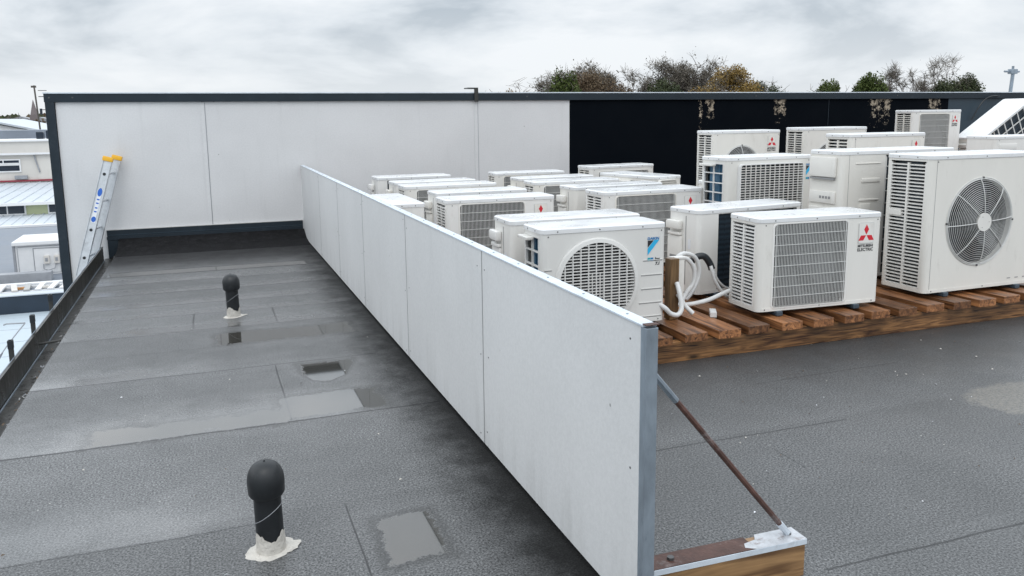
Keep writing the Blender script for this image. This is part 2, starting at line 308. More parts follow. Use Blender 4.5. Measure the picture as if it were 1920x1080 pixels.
    base = x_.mix(x_.m('MULTIPLY', rim, 0.6), base, (0.018, 0.018, 0.017))
    base = x_.mix(x_.mr(sp.outputs[2], 0.004, 0.012, 0, 0.92), base, (0.006, 0.006, 0.007))
    base = x_.mix(x_.m('MULTIPLY', seam, 0.9), base, (0.008, 0.008, 0.009))
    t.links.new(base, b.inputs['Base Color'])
    rg = x_.m('SUBTRACT', x_.mr(patch2, 0.3, 0.7, 0.52, 0.38), x_.m('MULTIPLY', wet, 0.30))
    rough = x_.mix(puddle, rg, (0.035, 0.035, 0.035)); t.links.new(rough, b.inputs['Roughness'])
    bs = x_.m('MULTIPLY', x_.m('SUBTRACT', 1.0, puddle), x_.m('SUBTRACT', 1.0, x_.m('MULTIPLY', wet, 0.72)))
    bp = N(t, 'ShaderNodeBump'); bp.inputs['Distance'].default_value = 0.0012
    t.links.new(x_.m('MULTIPLY', bs, 0.9), bp.inputs['Strength']); t.links.new(x_.m('ADD', grain, x_.m('MULTIPLY', grain2, 1.2)), bp.inputs['Height'])
    bp2 = N(t, 'ShaderNodeBump'); bp2.inputs['Distance'].default_value = 0.012; bp2.inputs['Strength'].default_value = 0.12
    t.links.new(x_.m('SUBTRACT', x_.m('MULTIPLY', patch2, 1.0), seam), bp2.inputs['Height']); t.links.new(bp.outputs[0], bp2.inputs['Normal'])
    bm2 = N(t, 'ShaderNodeMix', data_type='VECTOR'); t.links.new(puddle, bm2.inputs[0]); t.links.new(bp2.outputs[0], bm2.inputs[4]); t.links.new(g.outputs['Normal'], bm2.inputs[5])
    t.links.new(bm2.outputs[1], b.inputs['Normal'])
    t.links.new(x_.m('MULTIPLY', x_.m('SUBTRACT', 1.0, x_.m('MULTIPLY', x_.m('MAXIMUM', edge, x_.m('MULTIPLY', far, 0.8)), 0.85)), x_.m('ADD', 0.45, x_.m('MULTIPLY', x_.m('MAXIMUM', wet, puddle), 0.5))), b.inputs['Specular IOR Level'])
    MAT['roof_membrane'] = m
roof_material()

def panel_material(name, c, low_dirt=0.0, zlo=0.0, zhi=0.3):
    m = bpy.data.materials.new(name); m.use_nodes = True; t = m.node_tree; b = t.nodes['Principled BSDF']; x_ = Ex(t)
    g = N(t, 'ShaderNodeNewGeometry'); pos = g.outputs['Position']; sp = N(t, 'ShaderNodeSeparateXYZ'); t.links.new(pos, sp.inputs[0])
    mp = N(t, 'ShaderNodeMapping'); t.links.new(pos, mp.inputs[0]); mp.inputs[3].default_value = (9, 9, 0.8)
    streak = x_.noise(mp.outputs[0], 1.0, 6, 0.65)
    cl = x_.noise(pos, 1.1, 5, 0.6); fine = x_.noise(pos, 60, 4, 0.7)
    v = x_.m('ADD', x_.mr(cl, 0.3, 0.7, 0.95, 1.03), x_.mr(fine, 0.3, 0.7, -0.035, 0.035))
    sv = N(t, 'ShaderNodeVectorMath', operation='SCALE'); sv.inputs[0].default_value = c; t.links.new(v, sv.inputs['Scale'])
    base = sv.outputs[0]
    base = x_.mix(x_.mr(streak, 0.54, 0.82, 0, 0.22), base, (0.42, 0.42, 0.41))
    if low_dirt:
        k = x_.m('MULTIPLY', x_.mr(x_.m('ADD', sp.outputs[2], x_.m('MULTIPLY', streak, -0.35)), zlo - 0.2, zhi - 0.15, 1, 0), x_.mr(streak, 0.42, 0.62))
        base = x_.mix(x_.m('MULTIPLY', k, low_dirt), base, (0.30, 0.295, 0.27))
    vo = N(t, 'ShaderNodeTexVoronoi'); vo.inputs['Scale'].default_value = 7.5; t.links.new(pos, vo.inputs[0])
    dots = x_.m('MULTIPLY', x_.mr(vo.outputs['Distance'], 0.035, 0.06, 1, 0), x_.mr(x_.noise(pos, 4, 2), 0.5, 0.6))
    base = x_.mix(x_.m('MULTIPLY', dots, 0.75), base, (0.20, 0.20, 0.19))
    t.links.new(base, b.inputs['Base Color']); b.inputs['Roughness'].default_value = 0.6
    bp = N(t, 'ShaderNodeBump'); bp.inputs['Strength'].default_value = 0.25; bp.inputs['Distance'].default_value = 0.003; t.links.new(fine, bp.inputs['Height']); t.links.new(bp.outputs[0], b.inputs['Normal'])
    MAT[name] = m
panel_material('screen_panel', (0.665, 0.665, 0.66), 0.16, 0.0, 0.25)
panel_material('wall_panel', (0.655, 0.65, 0.65), 0.0)
def black_wall_material():
    m = bpy.data.materials.new('black_membrane'); m.use_nodes = True; t = m.node_tree; b = t.nodes['Principled BSDF']; x_ = Ex(t)
    g = N(t, 'ShaderNodeNewGeometry'); pos = g.outputs['Position']; sp = N(t, 'ShaderNodeSeparateXYZ'); t.links.new(pos, sp.inputs[0]); X, Z = sp.outputs[0], sp.outputs[2]
    nz = x_.noise(pos, 13, 6, 0.85); nz2 = x_.noise(pos, 2.6, 4, 0.6)
    mk = None
    for xc, wd, zl in ((6.66, 0.11, 0.95), (7.86, 0.20, 1.0), (9.72, 0.34, 0.85), (10.8, 0.22, 1.15), (6.5, 0.05, 0.8)):
        dx = x_.m('ABSOLUTE', x_.m('SUBTRACT', x_.m('ADD', X, x_.m('MULTIPLY', x_.m('SUBTRACT', nz2, 0.5), 0.3)), xc))
        a = x_.m('MULTIPLY', x_.mr(dx, wd * 0.4, wd, 1, 0), x_.mr(Z, zl, 1.56, 0.35, 1.0))
        a = x_.m('MULTIPLY', a, x_.mr(Z, zl - 0.1, zl, 0, 1))
        mk = a if mk is None else x_.m('MAXIMUM', mk, a)
    thr = x_.mr(x_.m('ADD', nz, x_.m('MULTIPLY', mk, 0.34)), 0.83, 0.86)
    peel = x_.m('MULTIPLY', thr, x_.mr(mk, 0.05, 0.15))
    tan = x_.mix(x_.noise(pos, 30, 3), (0.16, 0.12, 0.09), (0.62, 0.54, 0.42))
    base = x_.mix(peel, (0.002, 0.0035, 0.006), tan)
    vo = N(t, 'ShaderNodeTexVoronoi'); vo.inputs['Scale'].default_value = 3.1; t.links.new(pos, vo.inputs[0])
    base = x_.mix(x_.mr(vo.outputs['Distance'], 0.03, 0.045, 0.7, 0), base, (0.25, 0.25, 0.24))
    t.links.new(base, b.inputs['Base Color']); t.links.new(x_.mr(nz2, 0.3, 0.7, 0.6, 0.8), b.inputs['Roughness']); b.inputs['Specular IOR Level'].default_value = 0.05
    MAT['black_membrane'] = m
black_wall_material()

# ---------------------------------------------------------------- mesh builder
class MB:
    def __init__(s): s.v = []; s.f = []; s.mi = []; s.mats = []
    def m(s, name):
        if name not in s.mats: s.mats.append(name)
        return s.mats.index(name)
    def add(s, vs, fs, mt):
        o = len(s.v); s.v += [tuple(q) for q in vs]; k = s.m(mt)
        for f in fs: s.f.append([i + o for i in f]); s.mi.append(k)
    def box(s, x0, x1, y0, y1, z0, z1, mt, T=None):
        vs = [Vector((x, y, z)) for z in (z0, z1) for y in (y0, y1) for x in (x0, x1)]
        if T: vs = [T @ q for q in vs]
        s.add(vs, [(0, 2, 3, 1), (4, 5, 7, 6), (0, 1, 5, 4), (2, 6, 7, 3), (0, 4, 6, 2), (1, 3, 7, 5)], mt)
    def bbox(s, x0, x1, y0, y1, z0, z1, mt, b=0.004, T=None):      # box with chamfered edges
        bm = bmesh.new(); bmesh.ops.create_cube(bm, size=1)
        for q in bm.verts: q.co = Vector(((x0 + x1) / 2 + q.co.x * (x1 - x0), (y0 + y1) / 2 + q.co.y * (y1 - y0), (z0 + z1) / 2 + q.co.z * (z1 - z0)))
        bmesh.ops.bevel(bm, geom=bm.edges[:], offset=b, segments=2, affect='EDGES', profile=0.6)
        if T: bmesh.ops.transform(bm, matrix=T, verts=bm.verts)
        s.bm(bm, mt)
    def bm(s, bm, mt):
        bm.verts.ensure_lookup_table(); s.add([q.co.copy() for q in bm.verts], [[q.index for q in f.verts] for f in bm.faces], mt); bm.free()
    def cyl(s, p, q, r, mt, n=10, r2=None, caps=True):
        p, q = Vector(p), Vector(q); r2 = r if r2 is None else r2
        a = (q - p).normalized(); u = a.orthogonal().normalized(); w_ = a.cross(u)
        vs = []
        for c, rr in ((p, r), (q, r2)):
            for i in range(n):
                t = 2 * math.pi * i / n; vs.append(c + u * math.cos(t) * rr + w_ * math.sin(t) * rr)
        fs = [(i, (i + 1) % n, n + (i + 1) % n, n + i) for i in range(n)]
        if caps: fs += [list(range(n))[::-1], list(range(n, 2 * n))]
        s.add(vs, fs, mt)
    def tube(s, pts, r, mt, n=8, r_end=None):
        pts = [Vector(p) for p in pts]; k = len(pts); vs = []; pu = None
        for j, p in enumerate(pts):
            a = (pts[min(j + 1, k - 1)] - pts[max(j - 1, 0)]).normalized()
            u = a.orthogonal().normalized() if pu is None else (pu - a * pu.dot(a)).normalized(); pu = u; w_ = a.cross(u)
            rr = r if r_end is None else r + (r_end - r) * j / (k - 1)
            for i in range(n):
                t = 2 * math.pi * i / n; vs.append(p + u * math.cos(t) * rr + w_ * math.sin(t) * rr)
        fs = [(j * n + i, j * n + (i + 1) % n, (j + 1) * n + (i + 1) % n, (j + 1) * n + i) for j in range(k - 1) for i in range(n)]
        fs += [list(range(n))[::-1], list(range((k - 1) * n, k * n))]; s.add(vs, fs, mt)
    def lathe(s, prof, mt, c=(0, 0, 0), n=32):
        vs = []; 
        for r, z in prof:
            for i in range(n):
                t = 2 * math.pi * i / n; vs.append((c[0] + r * math.cos(t), c[1] + r * math.sin(t), c[2] + z))
        k = len(prof); fs = [(j * n + i, j * n + (i + 1) % n, (j + 1) * n + (i + 1) % n, (j + 1) * n + i) for j in range(k - 1) for i in range(n)]
        fs += [list(range(n))[::-1], list(range((k - 1) * n, k * n))]; s.add(vs, fs, mt)
    def ngon(s, pts, mt): s.add(pts, [list(range(len(pts)))], mt)
    def prism(s, pts, d, mt):                                       # polygon pts extruded by vector d
        n = len(pts); d = Vector(d); pts = [Vector(p) for p in pts]
        s.add(pts + [p + d for p in pts], [list(range(n))[::-1], list(range(n, 2 * n))] + [(i, (i + 1) % n, n + (i + 1) % n, n + i) for i in range(n)], mt)
    def plate(s, O, U, V, W, wd, ht, mt, hole=None, th=0.02, rim=None):
        """flat plate wd x ht from O along U, V, outward normal W; the optional hole gets an inner rim th deep"""
        O, U, V, W = map(Vector, (O, U, V, W)); P = lambda a, b, c=0.0: O + U * a + V * b + W * c
        if hole is None: s.add([P(0, 0), P(wd, 0), P(wd, ht), P(0, ht)], [(0, 1, 2, 3)], mt); return
        if hole[0] == 'rect':
            _, a0, a1, b0, b1, r = hole; cx, cy = (a0 + a1) / 2, (b0 + b1) / 2
            inner = rrect(a0, a1, b0, b1, r, 4)
        else:
            _, cx, cy, r = hole; inner = [(cx + r * math.cos(2 * math.pi * i / 48), cy + r * math.sin(2 * math.pi * i / 48)) for i in range(48)]
        outer = []
        def edge(dx, dy):
            c = []
            if dx > 1e-9: c.append((wd - cx) / dx)
            if dx < -1e-9: c.append(-cx / dx)
            if dy > 1e-9: c.append((ht - cy) / dy)
            if dy < -1e-9: c.append(-cy / dy)
            k = min(c); return (cx + dx * k, cy + dy * k)
        outer = [edge(a - cx, b - cy) for a, b in inner]
        n = len(inner); side = lambda p: 0 if abs(p[1]) < 1e-6 else 1 if abs(p[0] - wd) < 1e-6 else 2 if abs(p[1] - ht) < 1e-6 else 3
        corner = {(0, 1): (wd, 0), (1, 2): (wd, ht), (2, 3): (0, ht), (3, 0): (0, 0)}
        for i in range(n):
            j = (i + 1) % n; po = [outer[i]]; a, b = side(outer[i]), side(outer[j])
            k = 0
            while a != b and k < 4: po.append(corner[(a, (a + 1) % 4)]); a = (a + 1) % 4; k += 1
            po.append(outer[j])
            poly = [P(*inner[j]), P(*inner[i])] + [P(*q) for q in po]
            s.add(poly, [list(range(len(poly)))], mt)
            s.add([P(*inner[i]), P(*inner[j]), P(*inner[j], -th), P(*inner[i], -th)], [(0, 1, 2, 3)], rim or mt)
    def build(s, name, parent=None, smooth=None, loc=None):
        me = bpy.data.meshes.new(name); me.from_pydata(s.v, [], s.f)
        for q in s.mats: me.materials.append(MAT[q])
        me.polygons.foreach_set('material_index', s.mi); me.update()
        if smooth:
            me.shade_smooth()
            try: me.set_sharp_from_angle(angle=R(smooth))
            except Exception: pass
        o = bpy.data.objects.new(name, me); col.objects.link(o)
        if parent: o.parent = parent
        if loc: o.location = loc
        return o
def rrect(a0, a1, b0, b1, r, k=4):
    pts = []
    for cx, cy, t0 in ((a1 - r, b0 + r, -90), (a1 - r, b1 - r, 0), (a0 + r, b1 - r, 90), (a0 + r, b0 + r, 180)):
        for i in range(k + 1):
            t = R(t0 + 90 * i / k); pts.append((cx + r * math.cos(t), cy + r * math.sin(t)))
    return pts
def tag(o, label=None, cat=None, group=None, kind=None):
    if label: o['label'] = label
    if cat: o['category'] = cat
    if group: o['group'] = group
    if kind: o['kind'] = kind
    return o
def empty(name, loc=(0, 0, 0), rz=0.0, rot=None):
    o = bpy.data.objects.new(name, None); col.objects.link(o); o.location = loc
    o.rotation_euler = rot if rot else (0, 0, rz); o.empty_display_size = 0.1; return o
_txt = {}
def text_geo(s, size, bold=0.0):
    k = (s, size, bold)
    if k in _txt: return _txt[k]
    c = bpy.data.curves.new('t', 'FONT'); c.body = s; c.size = size; c.offset = bold; c.resolution_u = 3; c.align_x = 'CENTER'
    o = bpy.data.objects.new('t', c); col.objects.link(o); dg = bpy.context.evaluated_depsgraph_get(); dg.update()
    me = bpy.data.meshes.new_from_object(o.evaluated_get(dg)); r = ([q.co.copy() for q in me.vertices], [list(p.vertices) for p in me.polygons])
    bpy.data.objects.remove(o); bpy.data.meshes.remove(me); bpy.data.curves.remove(c); _txt[k] = r; return r
def put_text(mb, s, size, x, z, y, mt, bold=0.0, shear=0.0, sx=1.0):
    vs, fs = text_geo(s, size, bold); mb.add([(x + (q.x + q.y * shear) * sx, y, z + q.y) for q in vs], fs, mt)

# ================================================================ SETTING
def struct(name, mb, **k): o = mb.build(name, **k); o['kind'] = 'structure'; return o
m = MB(); m.ngon([(-1500, -600, -6), (1500, -600, -6), (1500, 2500, -6), (-1500, 2500, -6)], 'ground'); struct('ground', m)
# distant low hills
m = MB(); random.seed(3)
def ridge(m, x0, x1, y, zs, depth, mt):
    n = len(zs) - 1; vs = []
    for i, z in enumerate(zs):
        x = x0 + (x1 - x0) * i / n; vs += [(x, y - depth, -6.2), (x, y, z), (x, y + depth, -6.2)]
    fs = []
    for i in range(n): a = i * 3; fs += [(a, a + 3, a + 4, a + 1), (a + 1, a + 4, a + 5, a + 2)]
    m.add(vs, fs, mt)
zs = [1.5 + 1.6 * math.sin(i * 0.35) + random.uniform(-0.5, 0.5) for i in range(90)]
ridge(m, -700, 300, 420, zs, 60, 'hill')
ridge(m, 250, 900, 500, [9 + 2.0 * math.sin(i * 0.5) + random.uniform(-0.6, 0.6) for i in range(70)], 60, 'hill')
struct('hills', m)

# the flat roof
RX0, RX1, RY0, RY1 = -0.945, 16.0, -6.0, 9.86
m = MB(); nx, ny = 2, 2
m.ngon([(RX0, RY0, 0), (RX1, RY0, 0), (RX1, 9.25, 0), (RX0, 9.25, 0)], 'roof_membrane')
m.ngon([(RX0, 9.25, 0), (RX1, 9.25, 0), (RX1, 9.62, 0.03), (RX0, 9.62, 0.03)], 'upstand_felt'); m.ngon([(RX0, 9.62, 0.03), (RX1, 9.62, 0.03), (RX1, RY1, 0.11), (RX0, RY1, 0.11)], 'upstand_felt')
m.add([(RX0, RY0, 0), (RX0, RY0, -0.14), (RX0, RY1, -0.14), (RX0, RY1, 0.11), (RX0, 9.62, 0.03), (RX0, 9.25, 0)], [(0, 5, 4, 3, 2, 1)], 'gutter')
struct('flat_roof', m)
m = MB(); m.box(-1.06, 16, -6, 9.8, -6.1, -0.22, 'cream_wall'); struct('building_walls', m)

# gutter
g = empty('box_gutter', (-1.1, 2, -0.2)); tag(g, 'long dark wet box gutter along the left edge of the roof, moss stained', 'gutter')
m = MB(); T = Matrix.Translation((1.1, -2, 0.2))
m.box(-1.107, -1.095, -6, 9.72, -0.20, 0.045, 'gutter', T); m.box(-1.110, -1.092, -6, 9.72, 0.045, 0.052, 'gutter', T); m.box(-1.112, -1.1075, -6, 9.72, -0.18, 0.0535, 'galv', T); m.build('outer_wall', g)
m = MB(); m.box(-1.095, -0.947, -6, 9.86, -0.21, -0.10, 'gutter', T)
m.box(-1.09, -1.084, -6, 9.7, -0.0998, -0.093, 'galv', T); m.build('channel_floor', g)
m = MB()
for y in (5.9,): m.cyl((-1.09 + 1.1, y - 2, 0.17), (-0.93 + 1.1, y - 2, 0.185), 0.008, 'gutter', 8)
m.build('spacer_rod', g)
# wet debris in the gutter
m = MB(); random.seed(11)
for i in range(260):
    y = 3.6 + 3.6 * random.random() ** 1.2; x = random.uniform(-1.0, -0.955) - 0.05 * random.random() ** 3; a = random.uniform(0, 6.28); l = random.uniform(0.008, 0.028)
    z = -0.097 + random.uniform(0, 0.05) * (1 if x > -0.985 else 0.2); dx, dy = math.cos(a) * l, math.sin(a) * l
    m.add([(x, y, z), (x + dx, y + dy, z + 0.004), (x + dx * 0.9 - dy * 0.3, y + dy * 0.9 + dx * 0.3, z + 0.008), (x - dy * 0.3, y + dx * 0.3, z + 0.003)], [(0, 1, 2, 3)], random.choice(['leaf_litter', 'leaf_litter', 'grey_metal', 'plaster']))
o = m.build('leaf_litter'); tag(o, 'wet leaf scraps and grit caught along the gutter edge', 'litter', kind='stuff')

# cable posts on the gutter's outer wall with thin cable
for i, y in enumerate((6.66, 5.98, 5.32)):
    e_ = empty('cable_post', (-1.126, y, -0.05)); m = MB()
    m.bbox(-0.012, 0.012, -0.016, 0.016, -0.05, 0.20, 'gutter', 0.003); m.build('post', e_)
    m = MB(); m.bbox(-0.014, 0.014, -0.018, 0.018, 0.15, 0.20, 'pipe_black', 0.003); m.build('clamp', e_)
    tag(e_, ['short black cable post clipped to the gutter, farthest of three, by the navy parapet', 'short black cable post in the middle of the gutter edge, cable end sticking out', 'short black cable post on the gutter nearest the camera'][i], 'cable post', 'black cable posts on the gutter')
m = MB(); pts = []
P0, P1, P2, P3 = Vector((-1.17, 5.98, 0.10)), Vector((-1.36, 5.8, -0.12)), Vector((-1.28, 5.45, -0.10)), Vector((-1.17, 5.32, 0.08))
def bez(P, n=14): return [P[0] * (1 - t) ** 3 + P[1] * 3 * t * (1 - t) ** 2 + P[2] * 3 * t * t * (1 - t) + P[3] * t ** 3 for t in [i / (n - 1) for i in range(n)]]
m.tube(bez((P0, P1, P2, P3)), 0.004, 'grey_metal', 6)
m.tube(bez((P3, Vector((-1.45, 5.15, -0.15)), Vector((-1.36, 4.7, -0.3)), Vector((-1.25, 4.3, -0.05)))), 0.004, 'grey_metal', 6)
m.tube([P0, (-1.28, 6.0, 0.10), (-1.3, 6.02, 0.09)], 0.005, 'grey_metal', 6)
tag(m.build('loose_cable'), 'thin grey cable sagging between the black posts outside the gutter', 'cable')

# ---------------------------------------------------------------- far parapet wall
WY = 9.9
pw = empty('parapet_wall', (4, WY, 0)); tag(pw, 'long tall parapet wall, white boards left and black peeling membrane right, dark metal capping', 'wall')
T = Matrix.Translation((-4, -WY, 0))
m = MB(); m.box(-1.46, 22, WY + 0.02, WY + 0.16, -1.2, 1.60, 'plaster', T); m.build('core', pw)
seams = [-1.445, 0.01, 3.22, 4.51]
for i in range(3):
    m = MB(); m.box(seams[i] + 0.004, seams[i + 1] - 0.004, WY, WY + 0.018, -0.42 if i == 0 else -0.12, 1.592, 'wall_panel', T)
    b_ = m.build('wall_board', pw)
m = MB()
for x in (0.01, 3.22):
    m.box(x - 0.022, x + 0.022, WY - 0.006, WY - 0.0005, 0.21, 1.585, 'wall_panel', T); m.box(x + 0.023, x + 0.030, WY - 0.002, WY - 0.0004, 0.21, 1.585, 'grey_metal', T)
m.build('joint_cover', pw)
m = MB(); m.box(4.512, 11.08, WY + 0.002, WY + 0.018, -0.1, 1.592, 'black_membrane', T); [m.box(x, x + 0.008, WY - 0.003, WY + 0.0015, -0.1, 1.59, 'flash', T) for x in (8.72,)]; m.build('black_membrane', pw)
m = MB()
for k in range(7): m.box(11.084 + k * 1.5, 11.08 + (k + 1) * 1.5, WY + 0.002, WY + 0.016, -0.1, 1.592, 'slate_clad', T)
m.build('slate_cladding', pw)
m = MB(); m.bbox(-1.54, 22, WY - 0.03, WY + 0.20, 1.592, 1.690, 'flash', 0.004, T)
for x in (-1.49, -1.27, 3.9, 7.4, 10.0): m.cyl((x - 4, -0.033, 1.64), (x - 4, -0.028, 1.64), 0.009, 'screw', 8)
m.box(-1.546, 22, WY - 0.036, WY + 0.206, 1.682, 1.694, 'galv_light', T); m.build('capping', pw)
m = MB(); m.bbox(-1.535, -1.447, WY - 0.028, WY + 0.17, -0.45, 1.592, 'flash', 0.004, T); m.build('corner_trim', pw)
m = MB(); m.box(-1.06, 1.035, WY - 0.028, WY - 0.001, 0.085, 0.205, 'flash', T); m.box(-1.065, 1.035, WY - 0.036, WY - 0.029, 0.10, 0.135, 'flash', T)
m.box(-1.06, 1.035, WY - 0.030, WY - 0.0285, 0.150, 0.156, 'slate_clad', T); m.box(-1.06, 1.035, WY - 0.03, WY, 0.206, 0.211, 'plaster', T)
m.prism([(-1.06 - 4, -0.034, -0.12), (-0.955 - 4, -0.034, -0.02), (-0.955 - 4, -0.034, 0.09), (-1.06 - 4, -0.034, 0.09)], (0, 0.03, 0), 'flash')
m.build('base_flashing', pw)
m = MB(); m.bbox(3.19, 3.24, WY - 0.055, WY - 0.032, 1.575, 1.735, 'gutter', 0.004, T); m.bbox(3.10, 3.24, WY - 0.055, WY + 0.1, 1.735, 1.75, 'gutter', 0.004, T)
tag(m.build('capping_clamp', loc=(4, WY, 0)), 'small dark bracket hooked over the capping of the tall wall', 'bracket')
random.seed(5)
# plaster patch where the wall meets the gutter
# antenna mount right end
a = empty('mast_bracket', (12.75, 9.98, 1.4)); tag(a, 'galvanised pipe mast with a clamp standing up behind the wall capping, far right', 'mast')
m = MB(); m.cyl((0, 0, -0.15), (0.06, 0.0, 0.62), 0.028, 'galv', 12); m.build('pipe', a)
m = MB(); m.bbox(-0.02, 0.12, -0.04, 0.04, 0.60, 0.68, 'galv', 0.006); m.cyl((-0.14, 0, 0.64), (0.20, 0, 0.64), 0.016, 'galv', 8); m.cyl((0.05, 0, 0.66), (0.05, 0, 0.73), 0.02, 'galv', 8); m.build('clamp', a)
for o in a.children: o.location.y = 0.22
m = MB(); m.tube(bez((Vector((12.1, 9.84, 1.62)), Vector((11.7, 9.80, 1.68)), Vector((11.65, 9.82, 1.45)), Vector((11.55, 9.86, 1.25)))), 0.009, 'pipe_black', 6)
tag(m.build('black_cable'), 'thin black cable looping down from the capping over the slate blue cladding', 'cable')

# ---------------------------------------------------------------- low screen wall (partition)
XP = 1.045
pt = empty('low_screen_wall', (XP, 5.8, 0)); tag(pt, 'waist-high screen wall of pale grey boards running away from the camera', 'screen wall')
ys = [1.83, 3.17, 4.56, 5.93, 7.12, 8.33, 9.86]
T = Matrix.Translation((-XP, -5.8, 0))
for i in range(6):
    m = MB(); m.box(XP, XP + 0.010, ys[i] + 0.004, ys[i + 1] - 0.004, 0.012, 0.85, 'screen_panel', T)
    for k in range(3):
        for yy in (ys[i] + 0.05, ys[i + 1] - 0.05):
            z = (0.06, 0.42, 0.80)[k]; yj = yy - 5.8 + random.uniform(-0.02, 0.02); zj = z + random.uniform(-0.03, 0.02); m.cyl((-0.0015, yj, zj), (0, yj, zj), 0.0032, 'screw', 6)
    m.build('board', pt)
m = MB()
m.box(XP + 0.012, XP + 0.034, 1.845, 9.86, 0.75, 0.848, 'galv', T); m.box(XP + 0.012, XP + 0.034, 1.9, 9.86, 0.02, 0.06, 'galv', T)
for y in ys[1:-1]: m.box(XP + 0.012, XP + 0.034, y - 0.02, y + 0.02, 0.062, 0.748, 'galv', T)
for y in ys[1:-1]: m.box(XP - 0.0008, XP + 0.0115, y - 0.0038, y + 0.0038, 0.014, 0.848, 'grille_dark', T)
m.build('frame', pt)
m = MB(); m.bbox(XP - 0.004, XP + 0.038, 1.826, 9.86, 0.851, 0.857, 'galv_light', 0.001, T)
for k in range(28): y = 1.95 + k * 0.28; m.cyl((0.018, y - 5.8, 0.857), (0.018, y - 5.8, 0.859), 0.004, 'galv', 6)
m.build('top_capping', pt)
m = MB(); m.bbox(XP - 0.001, XP + 0.035, 1.812, 1.842, 0.0, 0.85, 'galv', 0.002, T); m.build('end_post', pt)
m = MB(); m.bbox(XP - 0.003, XP + 0.037, 1.808, 1.83, 0.8575, 0.8605, 'rust', 0.001, T); m.build('end_plate', pt)

# sleeper + brace
s_ = empty('timber_sleeper', (1.4, 1.9, 0)); tag(s_, 'short honey brown timber sleeper with rusty strap on top, beside the screen end post', 'timber')
s_.rotation_euler = (0, 0, R(-1.5))
m = MB(); m.bbox(-0.285, 0.235, -0.035, 0.035, 0, 0.118, 'wood_sleeper', 0.004); m.build('timber', s_)
m = MB(); m.box(-0.285, 0.06, -0.038, 0.036, 0.1185, 0.1225, 'rust'); m.box(-0.285, 0.236, -0.040, -0.0355, 0.106, 0.1225, 'galv_light')
m.cyl((-0.21, 0, 0.1225), (-0.21, 0, 0.131), 0.011, 'screw', 6); m.build('rusty_strap', s_)
m = MB(); m.prism([(0.06, -0.0385, 0.1190), (0.236, -0.0385, 0.1190), (0.236, 0.036, 0.1190), (0.10, 0.036, 0.1190), (0.085, 0.01, 0.1190), (0.04, 0.0, 0.1190), (0.03, -0.02, 0.1190)], (0, 0, 0.0045), 'chipped_plate')
m.cyl((0.20, 0.004, 0.1235), (0.20, 0.004, 0.1290), 0.010, 'screw', 8); m.build('end_plate', s_)
b_ = empty('diagonal_brace', (1.085, 1.85, 0.70)); tag(b_, 'rusty diagonal steel brace from the screen end post down to the timber sleeper', 'brace')
p0, p1 = Vector((-0.004, -0.005, 0.02)), Vector((1.60 - 1.085, 0.05, 0.125 - 0.70))
dirv = (p1 - p0)
m = MB(); m.tube([p0 + dirv * 0.16, p0 + dirv * 0.93], 0.0085, 'rust', 8); m.build('bar', b_)
m = MB(); m.tube([p0, p0 + dirv * 0.16], 0.0095, 'galv', 8); m.build('flattened_end', b_)
m = MB(); m.tube([p0 + dirv * 0.93, p1], 0.0105, 'galv_light', 8); m.build('flattened_end', b_)

# ---------------------------------------------------------------- vent pipes
def vent(x, y, label, flat_r, seed, tail):
    random.seed(seed); v = empty('vent_pipe', (x, y, 0), rot=(R(1.0), R(-1.2), 0)); tag(v, label, 'vent pipe', 'black domed vent pipes on the roof')
    m = MB(); m.lathe([(0.0440, 0.05), (0.0435, 0.21)], 'vent_black', n=32); m.build('pipe', v, smooth=40)
    m = MB(); m.lathe([(0.045, 0.196), (0.053, 0.199), (0.0575, 0.208), (0.059, 0.245), (0.0582, 0.258), (0.055, 0.273), (0.049, 0.287), (0.040, 0.299), (0.028, 0.307), (0.014, 0.3115), (0.002, 0.3125)], 'vent_black', n=36)
    m.cyl((0, 0, 0.311), (0, 0, 0.3155), 0.003, 'vent_black', 8); m.build('cap', v, smooth=40)
    m = MB(); n = 40; vs = []
    for i in range(n): t = 2 * math.pi * i / n; vs.append((0.048 * math.cos(t), 0.048 * math.sin(t), 0.004))
    for i in range(n): t = 2 * math.pi * i / n; h = 0.062 + 0.016 * math.sin(3 * t + seed) + random.uniform(-0.006, 0.006); vs.append((0.0458 * math.cos(t), 0.0458 * math.sin(t), h))
    m.add(vs, [(i, (i + 1) % n, n + (i + 1) % n, n + i) for i in range(n)], 'sealant'); m.build('sealant_collar', v, smooth=60)
    m = MB(); o_ = []
    for i in range(n):
        t = 2 * math.pi * i / n; r = flat_r * (1 + 0.10 * math.sin(2 * t + 0.4) + 0.06 * math.sin(5 * t + seed)) + random.uniform(-0.004, 0.006)
        if tail and 0.1 < t < 0.4: r += 0.016
        o_.append((r * math.cos(t), r * math.sin(t) * 0.85, 0.0015))
    inn = [(0.047 * math.cos(2 * math.pi * i / n), 0.047 * math.sin(2 * math.pi * i / n), 0.006) for i in range(n)]
    m.add(o_ + inn, [(i, (i + 1) % n, n + (i + 1) % n, n + i) for i in range(n)], 'sealant')
    m.build('sealant_flange', v, smooth=60)
    m = MB(); pts = [(0.0446 * math.cos(t), 0.0446 * math.sin(t), 0.135 + 0.03 * math.sin(t + 1.9)) for t in [R(190 + k * 15) for k in range(13)]]
    m.tube(pts, 0.0012, 'grey_metal', 5); m.build('scratch_line', v)
vent(0.12, 2.62, 'black domed vent pipe nearest the camera, in a splash of white sealant', 0.080, 3, True)
vent(0.12, 6.06, 'black domed vent pipe farther back, beside a shallow puddle and patch seams', 0.070, 8, True)

